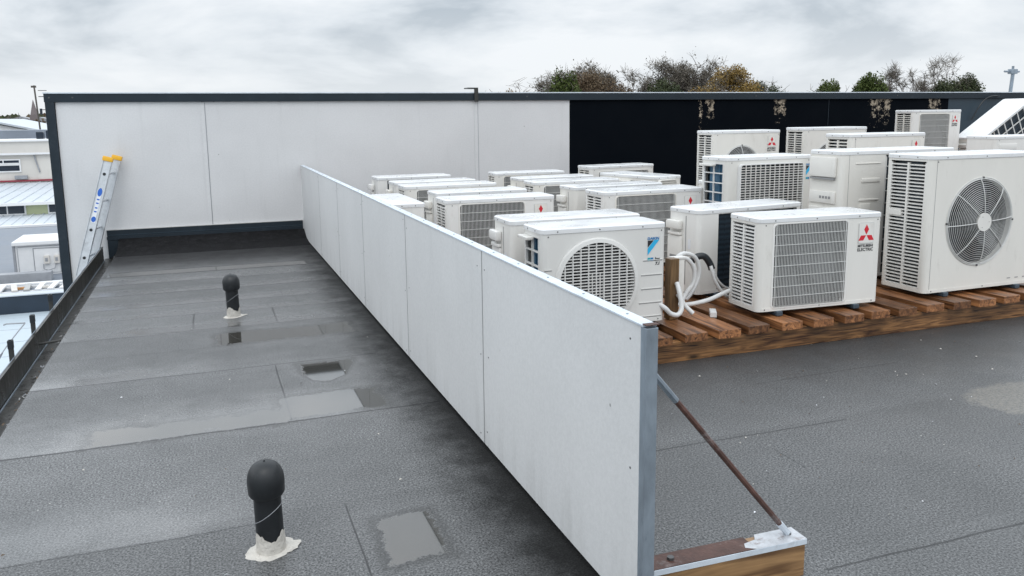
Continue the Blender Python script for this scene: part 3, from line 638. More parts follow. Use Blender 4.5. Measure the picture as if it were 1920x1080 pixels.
# ---------------------------------------------------------------- ladder
ld = empty('ladder', (-1.27, 9.45, -0.19)); tag(ld, 'aluminium ladder with yellow end caps leaning on the white wall beside the gutter', 'ladder')
top = Vector((-0.955, 9.55, 0.985)) - Vector(ld.location); base_ = Vector((-0.035, 0, -0.02)); rung = Vector((0.062, 0.27, 0.0))
ax = (top - base_).normalized(); wdir = Vector((1, -0.15, 0)) - ax * Vector((1, -0.15, 0)).dot(ax); wdir.normalize(); ndir = ax.cross(wdir)
def rail(mb, o):
    Lr = (top - base_).length; M4 = Matrix((wdir, ndir, ax)).transposed().to_4x4(); M4.translation = base_ + o
    mb.box(-0.040, 0.040, -0.002, 0.002, 0, Lr, 'alu', M4)
    mb.box(-0.043, -0.037, -0.014, 0.016, 0, Lr, 'alu', M4); mb.box(0.037, 0.043, -0.014, 0.016, 0, Lr, 'alu', M4)
    return M4, Lr
m = MB(); M4, Lr = rail(m, Vector((0, 0, 0))); m.build('rail', ld)
m2 = MB(); Mf, _ = rail(m2, rung); m2.build('rail', ld)
for k in range(4):
    z = 0.20 + k * 0.30; c0 = M4 @ Vector((0, 0.002, z)); c1 = Mf @ Vector((0, -0.002, z))
    m = MB(); m.cyl(c0, c1, 0.014, 'alu', 10); m.cyl(M4 @ Vector((0, -0.004, z)), M4 @ Vector((0, -0.0025, z)), 0.016, 'void', 12); m.build('rung', ld)
for Mx in (M4, Mf):
    m = MB(); m.bbox(-0.052, 0.052, -0.022, 0.024, Lr - 0.012, Lr + 0.038, 'yellow', 0.01, Mx); m.build('end_cap', ld, smooth=40)
m = MB()
m.box(-0.020, 0.020, -0.0045, -0.0028, 0.58, 0.94, 'sticker_white', M4)
for z, h in ((0.585, 0.03), (0.86, 0.045)):
    pts = [M4 @ Vector((0.022 * math.cos(t), -0.0050, z + h * (1 + math.sin(t)))) for t in [2 * math.pi * i / 16 for i in range(16)]]; m.ngon(pts, 'sticker_blue')
for z in (0.69, 0.73, 0.78, 0.82): m.box(-0.013, 0.013, -0.0052, -0.0047, z, z + 0.014, 'sticker_blue', M4)
m.build('rail_sticker', ld)

# ================================================================ timber deck
def deck(name, label, x0, x1, y0, y1, rz=0.0, pitch=0.225, sl_w=0.150, zt=0.17, over=0.045):
    e_ = empty(name, (x0, y0, 0), rz); tag(e_, label, 'timber deck', 'slatted timber decks under the units')
    wx, wy = x1 - x0, y1 - y0
    for yb in (over, wy / 2 - 0.03, wy - over - 0.05):
        m = MB(); m.bbox(0, wx, yb, yb + 0.05, 0, zt - 0.0525, 'wood_beam', 0.003); m.build('beam', e_)
    proto = None; x = 0.0; k = 0
    while x < wx - 0.1:
        if proto is None or k < 6:
            m = MB(); m.bbox(-sl_w / 2, sl_w / 2, 0, wy, -0.028, 0.022, 'wood_slat', 0.004)
            for yn in (over + 0.025, wy - over - 0.025):
                for xn in (-0.04, 0.035): m.cyl((xn, yn, 0.0215), (xn, yn, 0.0226), 0.0035, 'screw', 6)
            o = m.build('slat', e_); proto = o
        else:
            o = proto.copy(); col.objects.link(o); o.parent = e_
        rr = random.uniform
        o.location = (x + sl_w / 2 + rr(-0.012, 0.012), rr(-0.02, 0.012), zt - 0.022 + rr(-0.001, 0.002)); o.rotation_euler = (0, 0, R(rr(-0.5, 0.5)))
        x += pitch; k += 1
    return e_
random.seed(21)
deck('timber_deck', 'brown wet slatted timber deck at the front under the nearest row of units', 1.34, 7.0, 3.86, 5.08)
deck('timber_deck', 'second slatted timber deck, under the middle row of units behind the front deck', 1.34, 7.6, 5.42, 6.72)
deck('timber_deck', 'rear slatted timber deck under the units nearest the tall wall', 1.40, 11.2, 6.92, 9.0)

# ================================================================ outdoor units
def emblem3(mb, x, z, s, y):
    for a in (0, 120, 240):
        c, sn = math.cos(R(a)), math.sin(R(a))
        pts = [(0, 0.04), (0.28, 0.53), (0, 1.02), (-0.28, 0.53)]
        mb.ngon([(x + s * (px * c - pz * sn), y, z + s * (px * sn + pz * c)) for px, pz in pts], 'red_mark')
def badge_m(o, x0, x1, z0, z1, txt=True):
    m = MB(); T = None
    s = x1 - x0
    f = rrect(x0, x1, z0, z1, 0.008, 3); m.prism([(a, -0.001, b) for a, b in f], (0, -0.003, 0), 'grille_wire')
    f = rrect(x0 + 0.004, x1 - 0.004, z0 + 0.004, z1 - 0.004, 0.006, 3); m.ngon([(a, -0.0045, b) for a, b in f], 'casing')
    emblem3(m, (x0 + x1) / 2, z0 + (z1 - z0) * 0.40, (z1 - z0) * 0.50, -0.0052)
    if txt:
        put_text(m, 'MITSUBISHI', 0.020 * s / 0.1, (x0 + x1) / 2, z0 - 0.020 * s / 0.1, -0.002, 'black_mark', 0.0006)
        put_text(m, 'ELECTRIC', 0.024 * s / 0.1, (x0 + x1) / 2, z0 - 0.042 * s / 0.1, -0.002, 'black_mark', 0.0006)
    m.build('badge', o)
def badge_d(o, x, z, s):
    m = MB(); y = -0.0025
    put_text(m, 'DAIKIN', s * 0.27, x + s * 0.47, z - s * 0.02, y, 'blue_mark', 0.0008, shear=0.1, sx=1.12)
    m.ngon([(x, y, z - s * 0.08), (x + s * 0.50, y, z - s * 0.08), (x, y, z - s * 0.62)], 'black_mark')
    m.ngon([(x + s * 0.56, y, z - s * 0.05), (x + s * 1.0, y, z - s * 0.05), (x, y, z - s * 1.22), (x, y, z - s * 0.70)], 'cyan_mark')
    m.ngon([(x, y, z - s * 1.42), (x + s * 0.26, y, z - s * 1.42), (x + s * 0.26, y, z - s * 1.66), (x, y, z - s * 1.66)][::-1], 'teal_mark')
    m.ngon([(x + s * 0.28, y, z - s * 1.42), (x + s * 0.5, y, z - s * 1.42), (x + s * 0.5, y, z - s * 1.66), (x + s * 0.28, y, z - s * 1.66)][::-1], 'blue_mark')
    put_text(m, 'Inv', s * 0.36, x + s * 0.82, z - s * 1.66, y, 'black_mark', 0.0012, shear=0.2)
    put_text(m, '7.1', s * 0.32, x + s * 0.86, z - s * 2.0, y, 'black_mark', 0.0012, shear=0.2)
    m.build('badge', o)

GR = 'air conditioning outdoor units stored on the roof'
def unit(pos, yaw, W, D, H, label, front='rect', left='louvre', body='casing', badge=None, fp=None, solid=0.14, rot=None, feet=True, extra=None, name='outdoor_unit'):
    """near face lies on y=0 facing -y, x to the right, z up; lid on top"""
    o = empty(name, pos, R(yaw), rot); tag(o, label, 'outdoor unit', GR)
    fz = 0.030 if feet else 0.0; z0 = fz; HL = 0.030; zt = H - HL; rc = 0.032; ph = zt - z0
    fp = fp or {}
    c = MB()
    # rounded vertical corners
    def corner(cx, cy, a0):
        n = 6; vs = []
        for k in range(n + 1):
            t = R(a0 + 90 * k / n); vs += [(cx + rc * math.cos(t), cy + rc * math.sin(t), z0), (cx + rc * math.cos(t), cy + rc * math.sin(t), zt)]
        c.add(vs, [(2 * k, 2 * k + 2, 2 * k + 3, 2 * k + 1) for k in range(n)], body)
    corner(rc, rc, 180); corner(W - rc, rc, 270); corner(W - rc, D - rc, 0); corner(rc, D - rc, 90)
    fw = W - 2 * rc; X_, Y_, Z_ = (1, 0, 0), (0, 1, 0), (0, 0, 1)
    hole = None
    if front in ('rect', 'slat'):
        a0, a1, b0, b1 = fp.get('r', (0.12, 0.72, 0.09, 0.93)); a0, a1, b0, b1 = a0 * W, a1 * W, b0 * H, b1 * H
        hole = ('rect', a0 - rc, a1 - rc, b0 - z0, min(b1, zt - 0.012) - z0, 0.02)
    elif front in ('round', 'rings', 'roundwire'):
        cx, cz, rr = fp['c']; hole = ('circ', cx - rc, cz - z0, rr)
    elif front == 'coil':
        hole = ('rect', solid - rc, fw - 0.02, 0.012, ph - 0.006, 0.004)
    c.plate((rc, 0, z0), X_, Z_, (0, -1, 0), fw, ph, body, hole, 0.03)
    lh = None; dw = D - 2 * rc
    if left in ('louvre', 'grid'): lh = ('rect', 0.01, dw - 0.012, 0.025, ph - 0.02, 0.006)
    c.plate((0, D - rc, z0), (0, -1, 0), Z_, (-1, 0, 0), dw, ph, body, lh, 0.02)
    c.plate((W, rc, z0), Y_, Z_, (1, 0, 0), dw, ph, body, None)
    c.plate((W - rc, D, z0), (-1, 0, 0), Z_, (0, 1, 0), fw, ph, body, ('rect', 0.05, fw - 0.05, 0.03, ph - 0.03, 0.01) if front != 'coil' else None, 0.02)
    c.add([(rc, 0, z0), (W - rc, 0, z0), (W, rc, z0), (W, D - rc, z0), (W - rc, D, z0), (rc, D, z0), (0, D - rc, z0), (0, rc, z0)], [(7, 6, 5, 4, 3, 2, 1, 0)], body)
    # base pan lip, seams, screws
    c.box(rc + 0.001, W - rc - 0.001, -0.0025, -0.0002, z0, z0 + 0.022, body)
    if front not in ('coil',):
        for sx in (0.06, 0.5, 0.94): c.cyl((W * sx, -0.0045, z0 + 0.012), (W * sx, -0.0026, z0 + 0.012), 0.004, 'screw', 6)
        for sx in (0.05, 0.96): c.cyl((W * sx, -0.002, zt - 0.015), (W * sx, 0.0, zt - 0.015), 0.004, 'screw', 6)
    if fp.get('grooves'):
        for gx0, gx1, gz in fp['grooves']:
            c.box(gx0 * W, gx1 * W, -0.0035, -0.0002, gz * H, gz * H + 0.004, body); c.box(gx0 * W, gx1 * W, -0.0015, -0.0002, gz * H - 0.005, gz * H - 0.0001, 'grille_dark')
    if fp.get('vseam'): c.box(fp['vseam'], fp['vseam'] + 0.0025, -0.001, -0.0002, z0 + 0.02, zt, 'grille_dark')
    if fp.get('emboss'):
        for ex0, ex1, ez0, ez1 in fp['emboss']:
            c.bbox(ex0, ex1, -0.006, 0.002, ez0 * H, ez1 * H, body, 0.003)
    if fp.get('smallprint'): 
        for i in range(3): c.box(W * (0.72 + i * 0.07), W * (0.75 + i * 0.07), -0.001, -0.0002, 0.075, 0.081, 'grille_dark')
    c.build('casing', o, smooth=35)
    # lid
    m = MB(); ov = 0.004; base = rrect(-ov, W + ov, -ov, D + ov, rc + ov, 5); ins = rrect(0.004, W - 0.004, 0.004, D - 0.004, rc, 5); n = len(base)
    vs = [(a, b, zt + 0.001) for a, b in base] + [(a, b, H - 0.006) for a, b in base] + [(a, b, H) for a, b in ins]
    fs = [(i, (i + 1) % n, n + (i + 1) % n, n + i) for i in range(n)] + [(n + i, n + (i + 1) % n, 2 * n + (i + 1) % n, 2 * n + i) for i in range(n)] + [list(range(2 * n, 3 * n)), list(range(n))[::-1]]
    m.add(vs, fs, 'lid_paint')
    for sx in (0.12, 0.45, 0.80): m.cyl((W * sx, -ov - 0.002, zt + 0.012), (W * sx, -ov + 0.001, zt + 0.012), 0.004, 'screw', 6)
    for sy in (0.3, 0.7): m.cyl((-ov - 0.002, D * sy, zt + 0.012), (-ov + 0.001, D * sy, zt + 0.012), 0.004, 'screw', 6)
    m.build('lid', o, smooth=35)
    # heat exchanger, plus black plates added to darken the hollow casing
    m = MB(); cb = 'coil_blue' if left == 'grid' else 'coil_dark'
    if front == 'coil':
        m.box(solid - 0.002, W - 0.05, 0.028, 0.055, z0 + 0.01, zt - 0.012, 'coil_dark')
        m.box(0.03, W - 0.03, 0.10, D - 0.03, z0 + 0.01, zt - 0.01, 'void')
    else:
        m.box(0.05, W - 0.04, D - 0.075, D - 0.03, z0 + 0.01, zt - 0.01, 'coil_dark')
        m.box(0.056, W * 0.764, 0.034, D - 0.076, z0 + 0.004, z0 + 0.010, 'void'); m.box(0.056, W * 0.764, 0.034, D - 0.076, zt - 0.009, zt - 0.003, 'void')
    if left in ('louvre', 'grid'):
        m.box(0.030, 0.052 if front != 'coil' else 0.05, 0.10 if front != 'coil' else 0.058, D - 0.085, z0 + 0.01, zt - 0.01, cb)
        m.box(0.030, 0.045, rc, 0.098, z0 + 0.01, zt - 0.01, 'void')
    if front != 'coil': m.box(W * 0.765, W - 0.035, 0.05, D - 0.085, z0 + 0.01, zt - 0.012, 'void')
    if left == 'grid':
        for yy in (0.16, 0.24): m.cyl((0.026, D - yy + 0.02, z0 + 0.02), (0.026, D - yy + 0.02, zt - 0.02), 0.006, 'coil_blue', 8)
    m.build('heat_exchanger', o)
    # side
    if left == 'louvre':
        m = MB(); n = int(fp.get('nl', max(10, round(ph / 0.024)))); pz = (ph - 0.045) / n
        ya, yb = D - rc - 0.01 - dw + 0.022, D - rc - 0.010; y_lo, y_hi = rc + 0.012, D - rc - 0.010
        for k in range(n + 1):
            zz = z0 + 0.025 + k * pz
            m.add([(0.000, y_lo, zz), (0.000, y_hi, zz), (0.014, y_hi, zz + pz * 0.40), (0.014, y_lo, zz + pz * 0.40), (0.000, y_lo, zz + pz * 0.24), (0.000, y_hi, zz + pz * 0.24)], [(0, 1, 5, 4), (4, 5, 2, 3), (0, 3, 2, 1)], body)
        ym = (y_lo + y_hi) / 2
        for yy, ww in ((ym, 0.008), (y_lo + 0.002, 0.006), (y_hi - 0.002, 0.006)) : m.box(-0.0005, 0.014, yy - ww, yy + ww, z0 + 0.03, zt - 0.025, body)
        if fp.get('side_handle'): m.bbox(-0.004, 0.02, D * 0.60, y_hi - 0.004, H * 0.56, H * 0.60, body, 0.003)
        m.build('side_louvre', o)
    elif left == 'grid':
        m = MB(); y_lo, y_hi = rc + 0.012, D - rc - 0.010; n = max(5, round(ph / 0.085))
        for k in range(n + 1):
            zz = z0 + 0.027 + k * (ph - 0.055) / n; m.box(-0.001, 0.010, y_lo, y_hi, zz, zz + 0.009, body)
        for yy in (y_lo + 0.001, (y_lo + y_hi) / 2 - 0.004, y_hi - 0.010): m.box(-0.0015, 0.011, yy, yy + 0.009, z0 + 0.026, zt - 0.022, body)
        m.build('side_guard', o)
        m = MB(); m.bbox(-0.045, 0.001, D * 0.42, D * 0.9, zt - 0.045, zt - 0.028, body, 0.004); m.build('side_handle', o)
    elif left == 'valve':
        m = MB(); yc0, yc1 = D * 0.50, D - 0.012
        m.bbox(-0.018, 0.0, yc0, yc1, z0 + 0.06, zt - 0.16, body, 0.008); m.bbox(-0.040, 0.0, yc0 + 0.004, yc1 - 0.004, zt - 0.115, zt - 0.055, body, 0.012)
        m.box(-0.0195, -0.0182, yc0 + 0.03, yc1 - 0.03, H * 0.42, H * 0.46, 'grille_dark'); m.bbox(-0.028, 0.0, yc0 + 0.01, yc1 - 0.01, zt - 0.156, zt - 0.135, body, 0.006)
        m.build('valve_cover', o, smooth=40)
        m = MB(); m.box(-0.0015, -0.0003, D * 0.40, D * 0.42, z0 + 0.05, zt - 0.02, 'grille_dark'); m.box(-0.0015, -0.0003, D * 0.25, D * 0.33, H * 0.55, H * 0.66, 'sticker_white'); m.build('side_seam', o)
    elif left == 'handles':
        m = MB(); y0_, y1_ = rc, D - 0.02
        for za, zb in ((0.80, 0.95), (0.34, 0.50)):
            m.bbox(-0.022, 0.0, y0_ + 0.02, y1_ - 0.01, H * za, H * zb, body, 0.008)
            m.box(-0.0225, -0.0005, y0_ + 0.03, y1_ - 0.02, H * za - 0.018, H * za - 0.004, 'grille_dark')
        m.bbox(-0.012, 0.0, y0_ + 0.02, y1_ - 0.01, H * 0.60, H * 0.69, body, 0.004); m.bbox(-0.012, 0.0, y0_ + 0.02, y1_ - 0.01, H * 0.52, H * 0.57, body, 0.004)
        m.build('side_handle', o, smooth=40)
        m = MB()
        for i in range(4): m.box(-0.0128, -0.0122, y0_ + 0.06 + i * 0.03, y0_ + 0.082 + i * 0.03, H * 0.635, H * 0.655, 'grille_dark')
        m.build('small_label', o)
    # near face detail
    if front in ('rect', 'slat'):
        zb1 = min(b1, zt - 0.012)
        m = MB(); inn = rrect(a0, a1, b0, zb1, 0.02, 4); out = rrect(a0 - 0.014, a1 + 0.014, b0 - 0.014, zb1 + 0.010, 0.03, 4); n = len(inn); pj = 0.004 if front == 'rect' else 0.030
        vs = [(a, -0.0005, b) for a, b in out] + [(a, -pj, b) for a, b in [(p[0] * 0.7 + q[0] * 0.3, p[1] * 0.7 + q[1] * 0.3) for p, q in zip(out, inn)]] + [(a, -pj, b) for a, b in inn] + [(a, 0.02, b) for a, b in inn]
        m.add(vs, [(L_ * n + i, L_ * n + (i + 1) % n, (L_ + 1) * n + (i + 1) % n, (L_ + 1) * n + i) for L_ in range(3) for i in range(n)], body); m.build('grille_frame', o, smooth=40)
        m = MB(); yw_ = -pj + 0.002
        if front == 'rect':
            nv = int((a1 - a0) / 0.0105)
            for k in range(1, nv): x = a0 + (a1 - a0) * k / nv; m.box(x - 0.0016, x + 0.0016, yw_, yw_ + 0.003, b0 + 0.002, zb1 - 0.002, 'grille_wire')
            nh = 8
            for k in range(1, nh): z = b0 + (zb1 - b0) * k / nh; m.box(a0, a1, yw_ - 0.003, yw_ - 0.0003, z - 0.0018, z + 0.0018, 'grille_wire')
            for k in (0.02, 0.98): x = a0 + (a1 - a0) * k; m.box(x - 0.0025, x + 0.0025, yw_ - 0.0035, yw_ - 0.0002, b0, zb1, 'grille_wire')
        else:
            nh = int((zb1 - b0) / 0.020)
            for k in range(1, nh): z = b0 + (zb1 - b0) * k / nh; m.box(a0, a1, yw_, yw_ + 0.010, z - 0.0029, z + 0.0029, body)
            for k in range(1, 13): x = a0 + (a1 - a0) * k / 13; m.box(x - 0.002, x + 0.002, yw_ - 0.002, yw_ + 0.008, b0, zb1, body)
        m.build('fan_grille', o)
        fc = ((a0 + a1) / 2, (b0 + zb1) / 2, min(a1 - a0, zb1 - b0) / 2 - 0.015)
    elif front == 'round':
        cx, cz, rr = fp['c']; m = MB(); n = 56
        vs = []
        for rad, y in ((rr + 0.030, -0.0005), (rr + 0.024, -0.014), (rr + 0.002, -0.018), (rr - 0.001, 0.01)):
            for i in range(n): t = 2 * math.pi * i / n; vs.append((cx + rad * math.cos(t), y, cz + rad * math.sin(t)))
        m.add(vs, [(j * n + i, j * n + (i + 1) % n, (j + 1) * n + (i + 1) % n, (j + 1) * n + i) for j in range(3) for i in range(n)], body); m.build('grille_frame', o, smooth=50)
        m = MB()
        z = -rr + 0.012
        while z < rr - 0.006:
            hw = math.sqrt(max(0, rr * rr - z * z)); m.box(cx - hw, cx + hw, -0.014, -0.005, cz + z - 0.0027, cz + z + 0.0027, body); z += 0.0175
        x = -rr + 0.03
        while x < rr - 0.01:
            hh = math.sqrt(max(0, rr * rr - x * x)); m.box(cx + x - 0.0028, cx + x + 0.0028, -0.0165, -0.006, cz - hh, cz + hh, body); x += 0.048
        for xx in (-0.035, 0.013, 0.036): m.box(cx + xx - 0.002, cx + xx + 0.002, -0.016, -0.008, cz - 0.09, cz + 0.06, body)
        m.build('fan_grille', o); fc = (cx, cz, rr - 0.01)
    elif front in ('rings', 'roundwire'):
        cx, cz, rr = fp['c']; m = MB(); n = 48
        def ring(rad, y, th):
            pts = [(cx + rad * math.cos(2 * math.pi * i / n), y, cz + rad * math.sin(2 * math.pi * i / n)) for i in range(n + 1)]; m.tube(pts, th, 'grille_wire', 5)
        k = 0; step = 0.0125; hub = 0.062 if front == 'rings' else 0.03
        rad = hub + step
        while rad < rr: ring(rad, -0.030 * (1 - (rad / rr) ** 4) - 0.004, 0.0017); rad += step
        ring(rr + 0.002, -0.004, 0.0045); ring(rr + 0.012, -0.003, 0.0035)
        ns = 8 if front == 'rings' else 4
        for i in range(ns):
            t = R(90 + 4) + 2 * math.pi * i / ns; c1, s1 = math.cos(t), math.sin(t)
            m.tube([(cx + q * rr * c1, -0.036 * (1 - q ** 4) - 0.006, cz + q * rr * s1) for q in (hub / rr, 0.45, 0.7, 0.9, 1.03)], 0.0032, 'grille_wire', 6)
        m.build('fan_grille', o, smooth=60)
        m = MB(); pts = [(cx + hub * math.cos(2 * math.pi * i / 32), -0.040, cz + hub * math.sin(2 * math.pi * i / 32)) for i in range(32)]; m.prism(pts, (0, 0.012, 0), body)
        for q in (0, 120, 240): m.cyl((cx + 0.04 * math.cos(R(q)), -0.0415, cz + 0.04 * math.sin(R(q))), (cx + 0.04 * math.cos(R(q)), -0.0402, cz + 0.04 * math.sin(R(q))), 0.003, 'grille_dark', 6)
        m.build('grille_hub', o)
        for q in (90, 180, 270, 0):
            m = MB(); m.bbox(cx + (rr + 0.012) * math.cos(R(q)) - 0.006, cx + (rr + 0.012) * math.cos(R(q)) + 0.006, -0.010, 0.0, cz + (rr + 0.012) * math.sin(R(q)) - 0.006, cz + (rr + 0.012) * math.sin(R(q)) + 0.006, 'screw', 0.002); m.build('grille_clip', o)
        fc = (cx, cz, rr - 0.015)
    else: fc = None
    if fc:
        m = MB(); cx, cz, rr = fc
        for b in range(3):
            vs = []; t0 = b * 2 * math.pi / 3 + pos[0] * 3
            for j in range(5):
                r_ = rr * (0.25 + 0.75 * j / 4)
                for i in range(7):
                    u = i / 6; t = t0 + (u * (1.35 + 0.25 * j / 4)) + 0.15 * j; vs.append((cx + r_ * math.cos(t), 0.045 + 0.055 * u, cz + r_ * math.sin(t)))
            m.add(vs, [(j * 7 + i, j * 7 + i + 1, (j + 1) * 7 + i + 1, (j + 1) * 7 + i) for j in range(4) for i in range(6)], 'fan_plastic')
        m.cyl((cx, 0.035, cz), (cx, 0.11, cz), rr * 0.27, 'fan_plastic', 20); m.build('fan', o, smooth=50)
    if front == 'coil':
        m = MB(); gm = fp.get('guard', 'coil_dark'); x0_, x1_ = solid + 0.004, W - 0.055
        gs = fp.get('gs', 0.055); nn = max(3, int((x1_ - x0_) / gs)); gw = 0.009 if 'gs' in fp else fp.get('gt', 0.002)
        for k in range(nn + 1): x = x0_ + (x1_ - x0_) * k / nn; m.box(x - gw, x + gw, 0.001, 0.004, z0 + 0.014, zt - 0.01, gm)
        nh = max(4, int(ph / max(0.085, gs)))
        for k in range(1, nh): z = z0 + ph * k / nh; m.box(x0_, x1_, 0.0045, 0.007, z - gw, z + gw, gm)
        if gm != 'coil_dark':
            for xx in (solid + 0.02, solid + 0.075): m.cyl((xx, 0.017, z0 + 0.02), (xx, 0.017, zt - 0.02), 0.008, body, 8)
        m.build('coil_guard', o)
    if feet:
        for sx in (0.17, 0.80):
            m = MB(); m.bbox(W * sx - 0.022, W * sx + 0.022, -0.022, D + 0.022, 0.0005, fz - 0.0005, 'rubber', 0.006); m.build('foot', o)
    if badge and badge[0] == 'm': badge_m(o, *badge[1:])
    if badge and badge[0] == 'd': badge_d(o, *badge[1:])
    return o
ZD = 0.173
MR = (0.12, 0.705, 0.085, 0.935)
def mb_(W, H, s=0.105, gap=0.035, txt=True): return ('m', W * 0.80, W * 0.80 + s, H - 0.03 - gap - s * 1.15, H - 0.03 - gap, txt)
# front deck
unit((1.70, 4.10, ZD), -1, 0.775, 0.30, 0.61, 'unit with big round slatted grille and blue triangle badge, right behind the screen wall', 'round', 'grid', 'casing_cool',
     ('d', 0.655, 0.515, 0.075), dict(c=(0.335, 0.285, 0.232), grooves=[(0.02, 0.075, 0.62), (0.81, 0.97, 0.645), (0.795, 0.97, 0.505), (0.795, 0.97, 0.37), (0.78, 0.97, 0.235), (0.745, 0.97, 0.10)]))
unit((1.69, 4.56, ZD), -1, 0.875, 0.33, 0.605, 'back-turned unit directly behind the round-grille unit with the blue triangle badge', 'coil', 'valve', solid=0.17)
unit((3.02, 4.58, ZD), 8, 0.95, 0.31, 0.60, 'back-turned unit with dark navy coil, between the round-grille unit and the front red-badged unit', 'coil', 'valve', solid=0.17)
unit((3.075, 4.02, ZD), -3, 0.895, 0.33, 0.605, 'front unit on the timber deck with rectangular wire grille and large red diamond badge', 'rect', 'louvre', 'casing', mb_(0.895, 0.605, 0.115, 0.03), dict(r=MR, nl=23))
unit((4.40, 4.02, ZD), 0, 1.05, 0.38, 0.945, 'largest unit at the right edge with a round ringed wire guard over its fan', 'rings', 'louvre', 'casing', None, dict(c=(0.455, 0.49, 0.285), nl=36, vseam=0.045, side_handle=True, smallprint=True))
unit((4.22, 4.62, ZD), 1, 1.08, 0.34, 0.955, 'tall back-turned unit with embossed service panel, behind the ringed-guard unit', 'coil', 'handles', 'casing', None,
     dict(guard='grille_wire', gt=0.003, emboss=[(0.18, 0.35, 0.76, 0.79), (0.165, 0.345, 0.62, 0.635), (0.17, 0.27, 0.52, 0.60), (0.165, 0.345, 0.47, 0.485), (0.12, 0.35, 0.90, 0.905)], vseam=0.06), solid=0.395)
# middle deck
unit((1.68, 5.92, ZD), 0, 0.89, 0.32, 0.605, 'wire-grille unit with red diamond badge, nearest of the left file behind the screen wall', 'rect', 'louvre', 'casing', mb_(0.89, 0.605, 0.11, 0.03), dict(r=MR, nl=23))
unit((1.79, 6.56, ZD), 3, 0.82, 0.30, 0.60, 'back-turned unit with valve cover, second in the left file behind the red-badged one', 'coil', 'valve', solid=0.19)
unit((2.90, 5.72, ZD), 2, 0.93, 0.33, 0.63, 'wire-grille unit with red diamond badge behind and right of the blue triangle badge unit', 'rect', 'louvre', 'casing', mb_(0.93, 0.63, 0.115, 0.03), dict(r=MR, nl=24))
unit((2.94, 6.34, ZD), 4, 0.90, 0.30, 0.62, 'back-turned unit with valve cover behind the middle red-badged wire-grille unit', 'coil', 'valve', solid=0.18)
unit((3.84, 5.45, ZD), 3, 0.86, 0.34, 0.885, 'unit with rectangular slatted grille and blue-backed side grid, left of the tall handled unit', 'slat', 'grid', 'casing_cool', ('d', 0.80, 0.80, 0.07), dict(r=(0.135, 0.865, 0.06, 0.925)))
u = unit((5.20, 5.60, ZD), 2, 0.87, 0.32, 1.04, 'plain-fronted louvred unit with red diamond badge, just above the tall handled unit', 'rect', 'louvre', 'casing', mb_(0.87, 1.04, 0.10, 0.03), dict(r=(0.12, 0.72, 0.10, 0.55), nl=34, vseam=0.04))
# end-on unit beside the screen wall
unit((1.50, 5.86, ZD), 90, 0.86, 0.25, 0.60, 'end-on unit squeezed against the screen wall, only its lid and white end panel showing', 'plain', 'plain', 'casing', None, {})
# rear deck
unit((1.67, 7.22, ZD), 1, 0.88, 0.30, 0.61, 'wire-grille unit without badge, third in the left file near the tall wall', 'rect', 'louvre', 'casing', None, dict(r=MR, nl=23))
unit((1.72, 7.80, ZD), 4, 0.83, 0.30, 0.60, 'narrow lidded unit, fourth in the left file, only its valve side and lid showing', 'plain', 'valve', 'casing', None, {})
unit((1.66, 8.42, ZD), 2, 0.80, 0.32, 0.61, 'back-turned unit with black coil, last of the left file against the white wall', 'coil', 'valve', solid=0.10)
unit((2.88, 7.10, ZD), 1, 0.90, 0.30, 0.61, 'wire-grille unit third in the second file, lid just above the middle handled unit', 'rect', 'louvre', 'casing', None, dict(r=(0.10, 0.72, 0.085, 0.93), nl=23))
unit((2.98, 7.72, ZD), 5, 0.86, 0.28, 0.60, 'valve-sided unit fourth in the second file, mostly hidden by the wire-grille unit before it', 'plain', 'valve', 'casing', None, {})
unit((2.96, 8.45, ZD), -2, 0.82, 0.30, 0.61, 'wire-grille unit last in the second file, in front of the white wall joint', 'rect', 'louvre', 'casing', None, dict(r=MR, nl=23))
unit((4.02, 8.25, ZD), 6, 0.86, 0.30, 0.66, 'low unit farthest back before the black wall, its lid a thin bright strip', 'rect', 'louvre', 'casing', None, dict(r=(0.12, 0.9, 0.08, 0.90), nl=24))
unit((4.17, 7.10, ZD), 14, 0.36, 0.86, 0.615, 'unit standing end-on and askew, dark coil side and louvred end, before the black wall', 'slat', 'grid', 'casing', None, dict(r=(0.10, 0.72, 0.08, 0.93)))
unit((4.42, 6.42, ZD - 0.0), 4, 0.80, 0.30, 0.60, 'low unit tucked behind the slatted-grille unit, only its valve end showing', 'coil', 'valve', solid=0.2)
unit((4.78, 7.02, ZD), 0, 0.81, 0.32, 1.055, 'tall louvred unit with round grille and red diamond badge, before the black wall', 'roundwire', 'louvre', 'casing', mb_(0.81, 1.055, 0.10, 0.03), dict(c=(0.335, 0.69, 0.205), nl=40))
unit((5.90, 7.02, ZD), 0, 0.83, 0.32, 1.07, 'tall unit with louvred side and round grille, behind the plain-fronted red-badged unit', 'roundwire', 'louvre', 'casing', None, dict(c=(0.34, 0.70, 0.205), nl=40))
# tallest, standing on stacked bearers
m = MB()
for k in range(3): m.bbox(8.55, 9.50, 8.17 + k * 0.16, 8.27 + k * 0.16, ZD, 0.415, 'wood_beam', 0.004)
tag(m.build('timber_bearers'), 'stacked timber bearers under the highest unit by the wall', 'timber')
unit((8.60, 8.20, 0.416), 0, 0.83, 0.32, 1.0, 'highest standing unit, wire grille and red diamond badge, right before the slate blue cladding', 'rect', 'louvre', 'casing', mb_(0.83, 1.0, 0.095, 0.035), dict(r=(0.13, 0.74, 0.33, 0.945), nl=36))
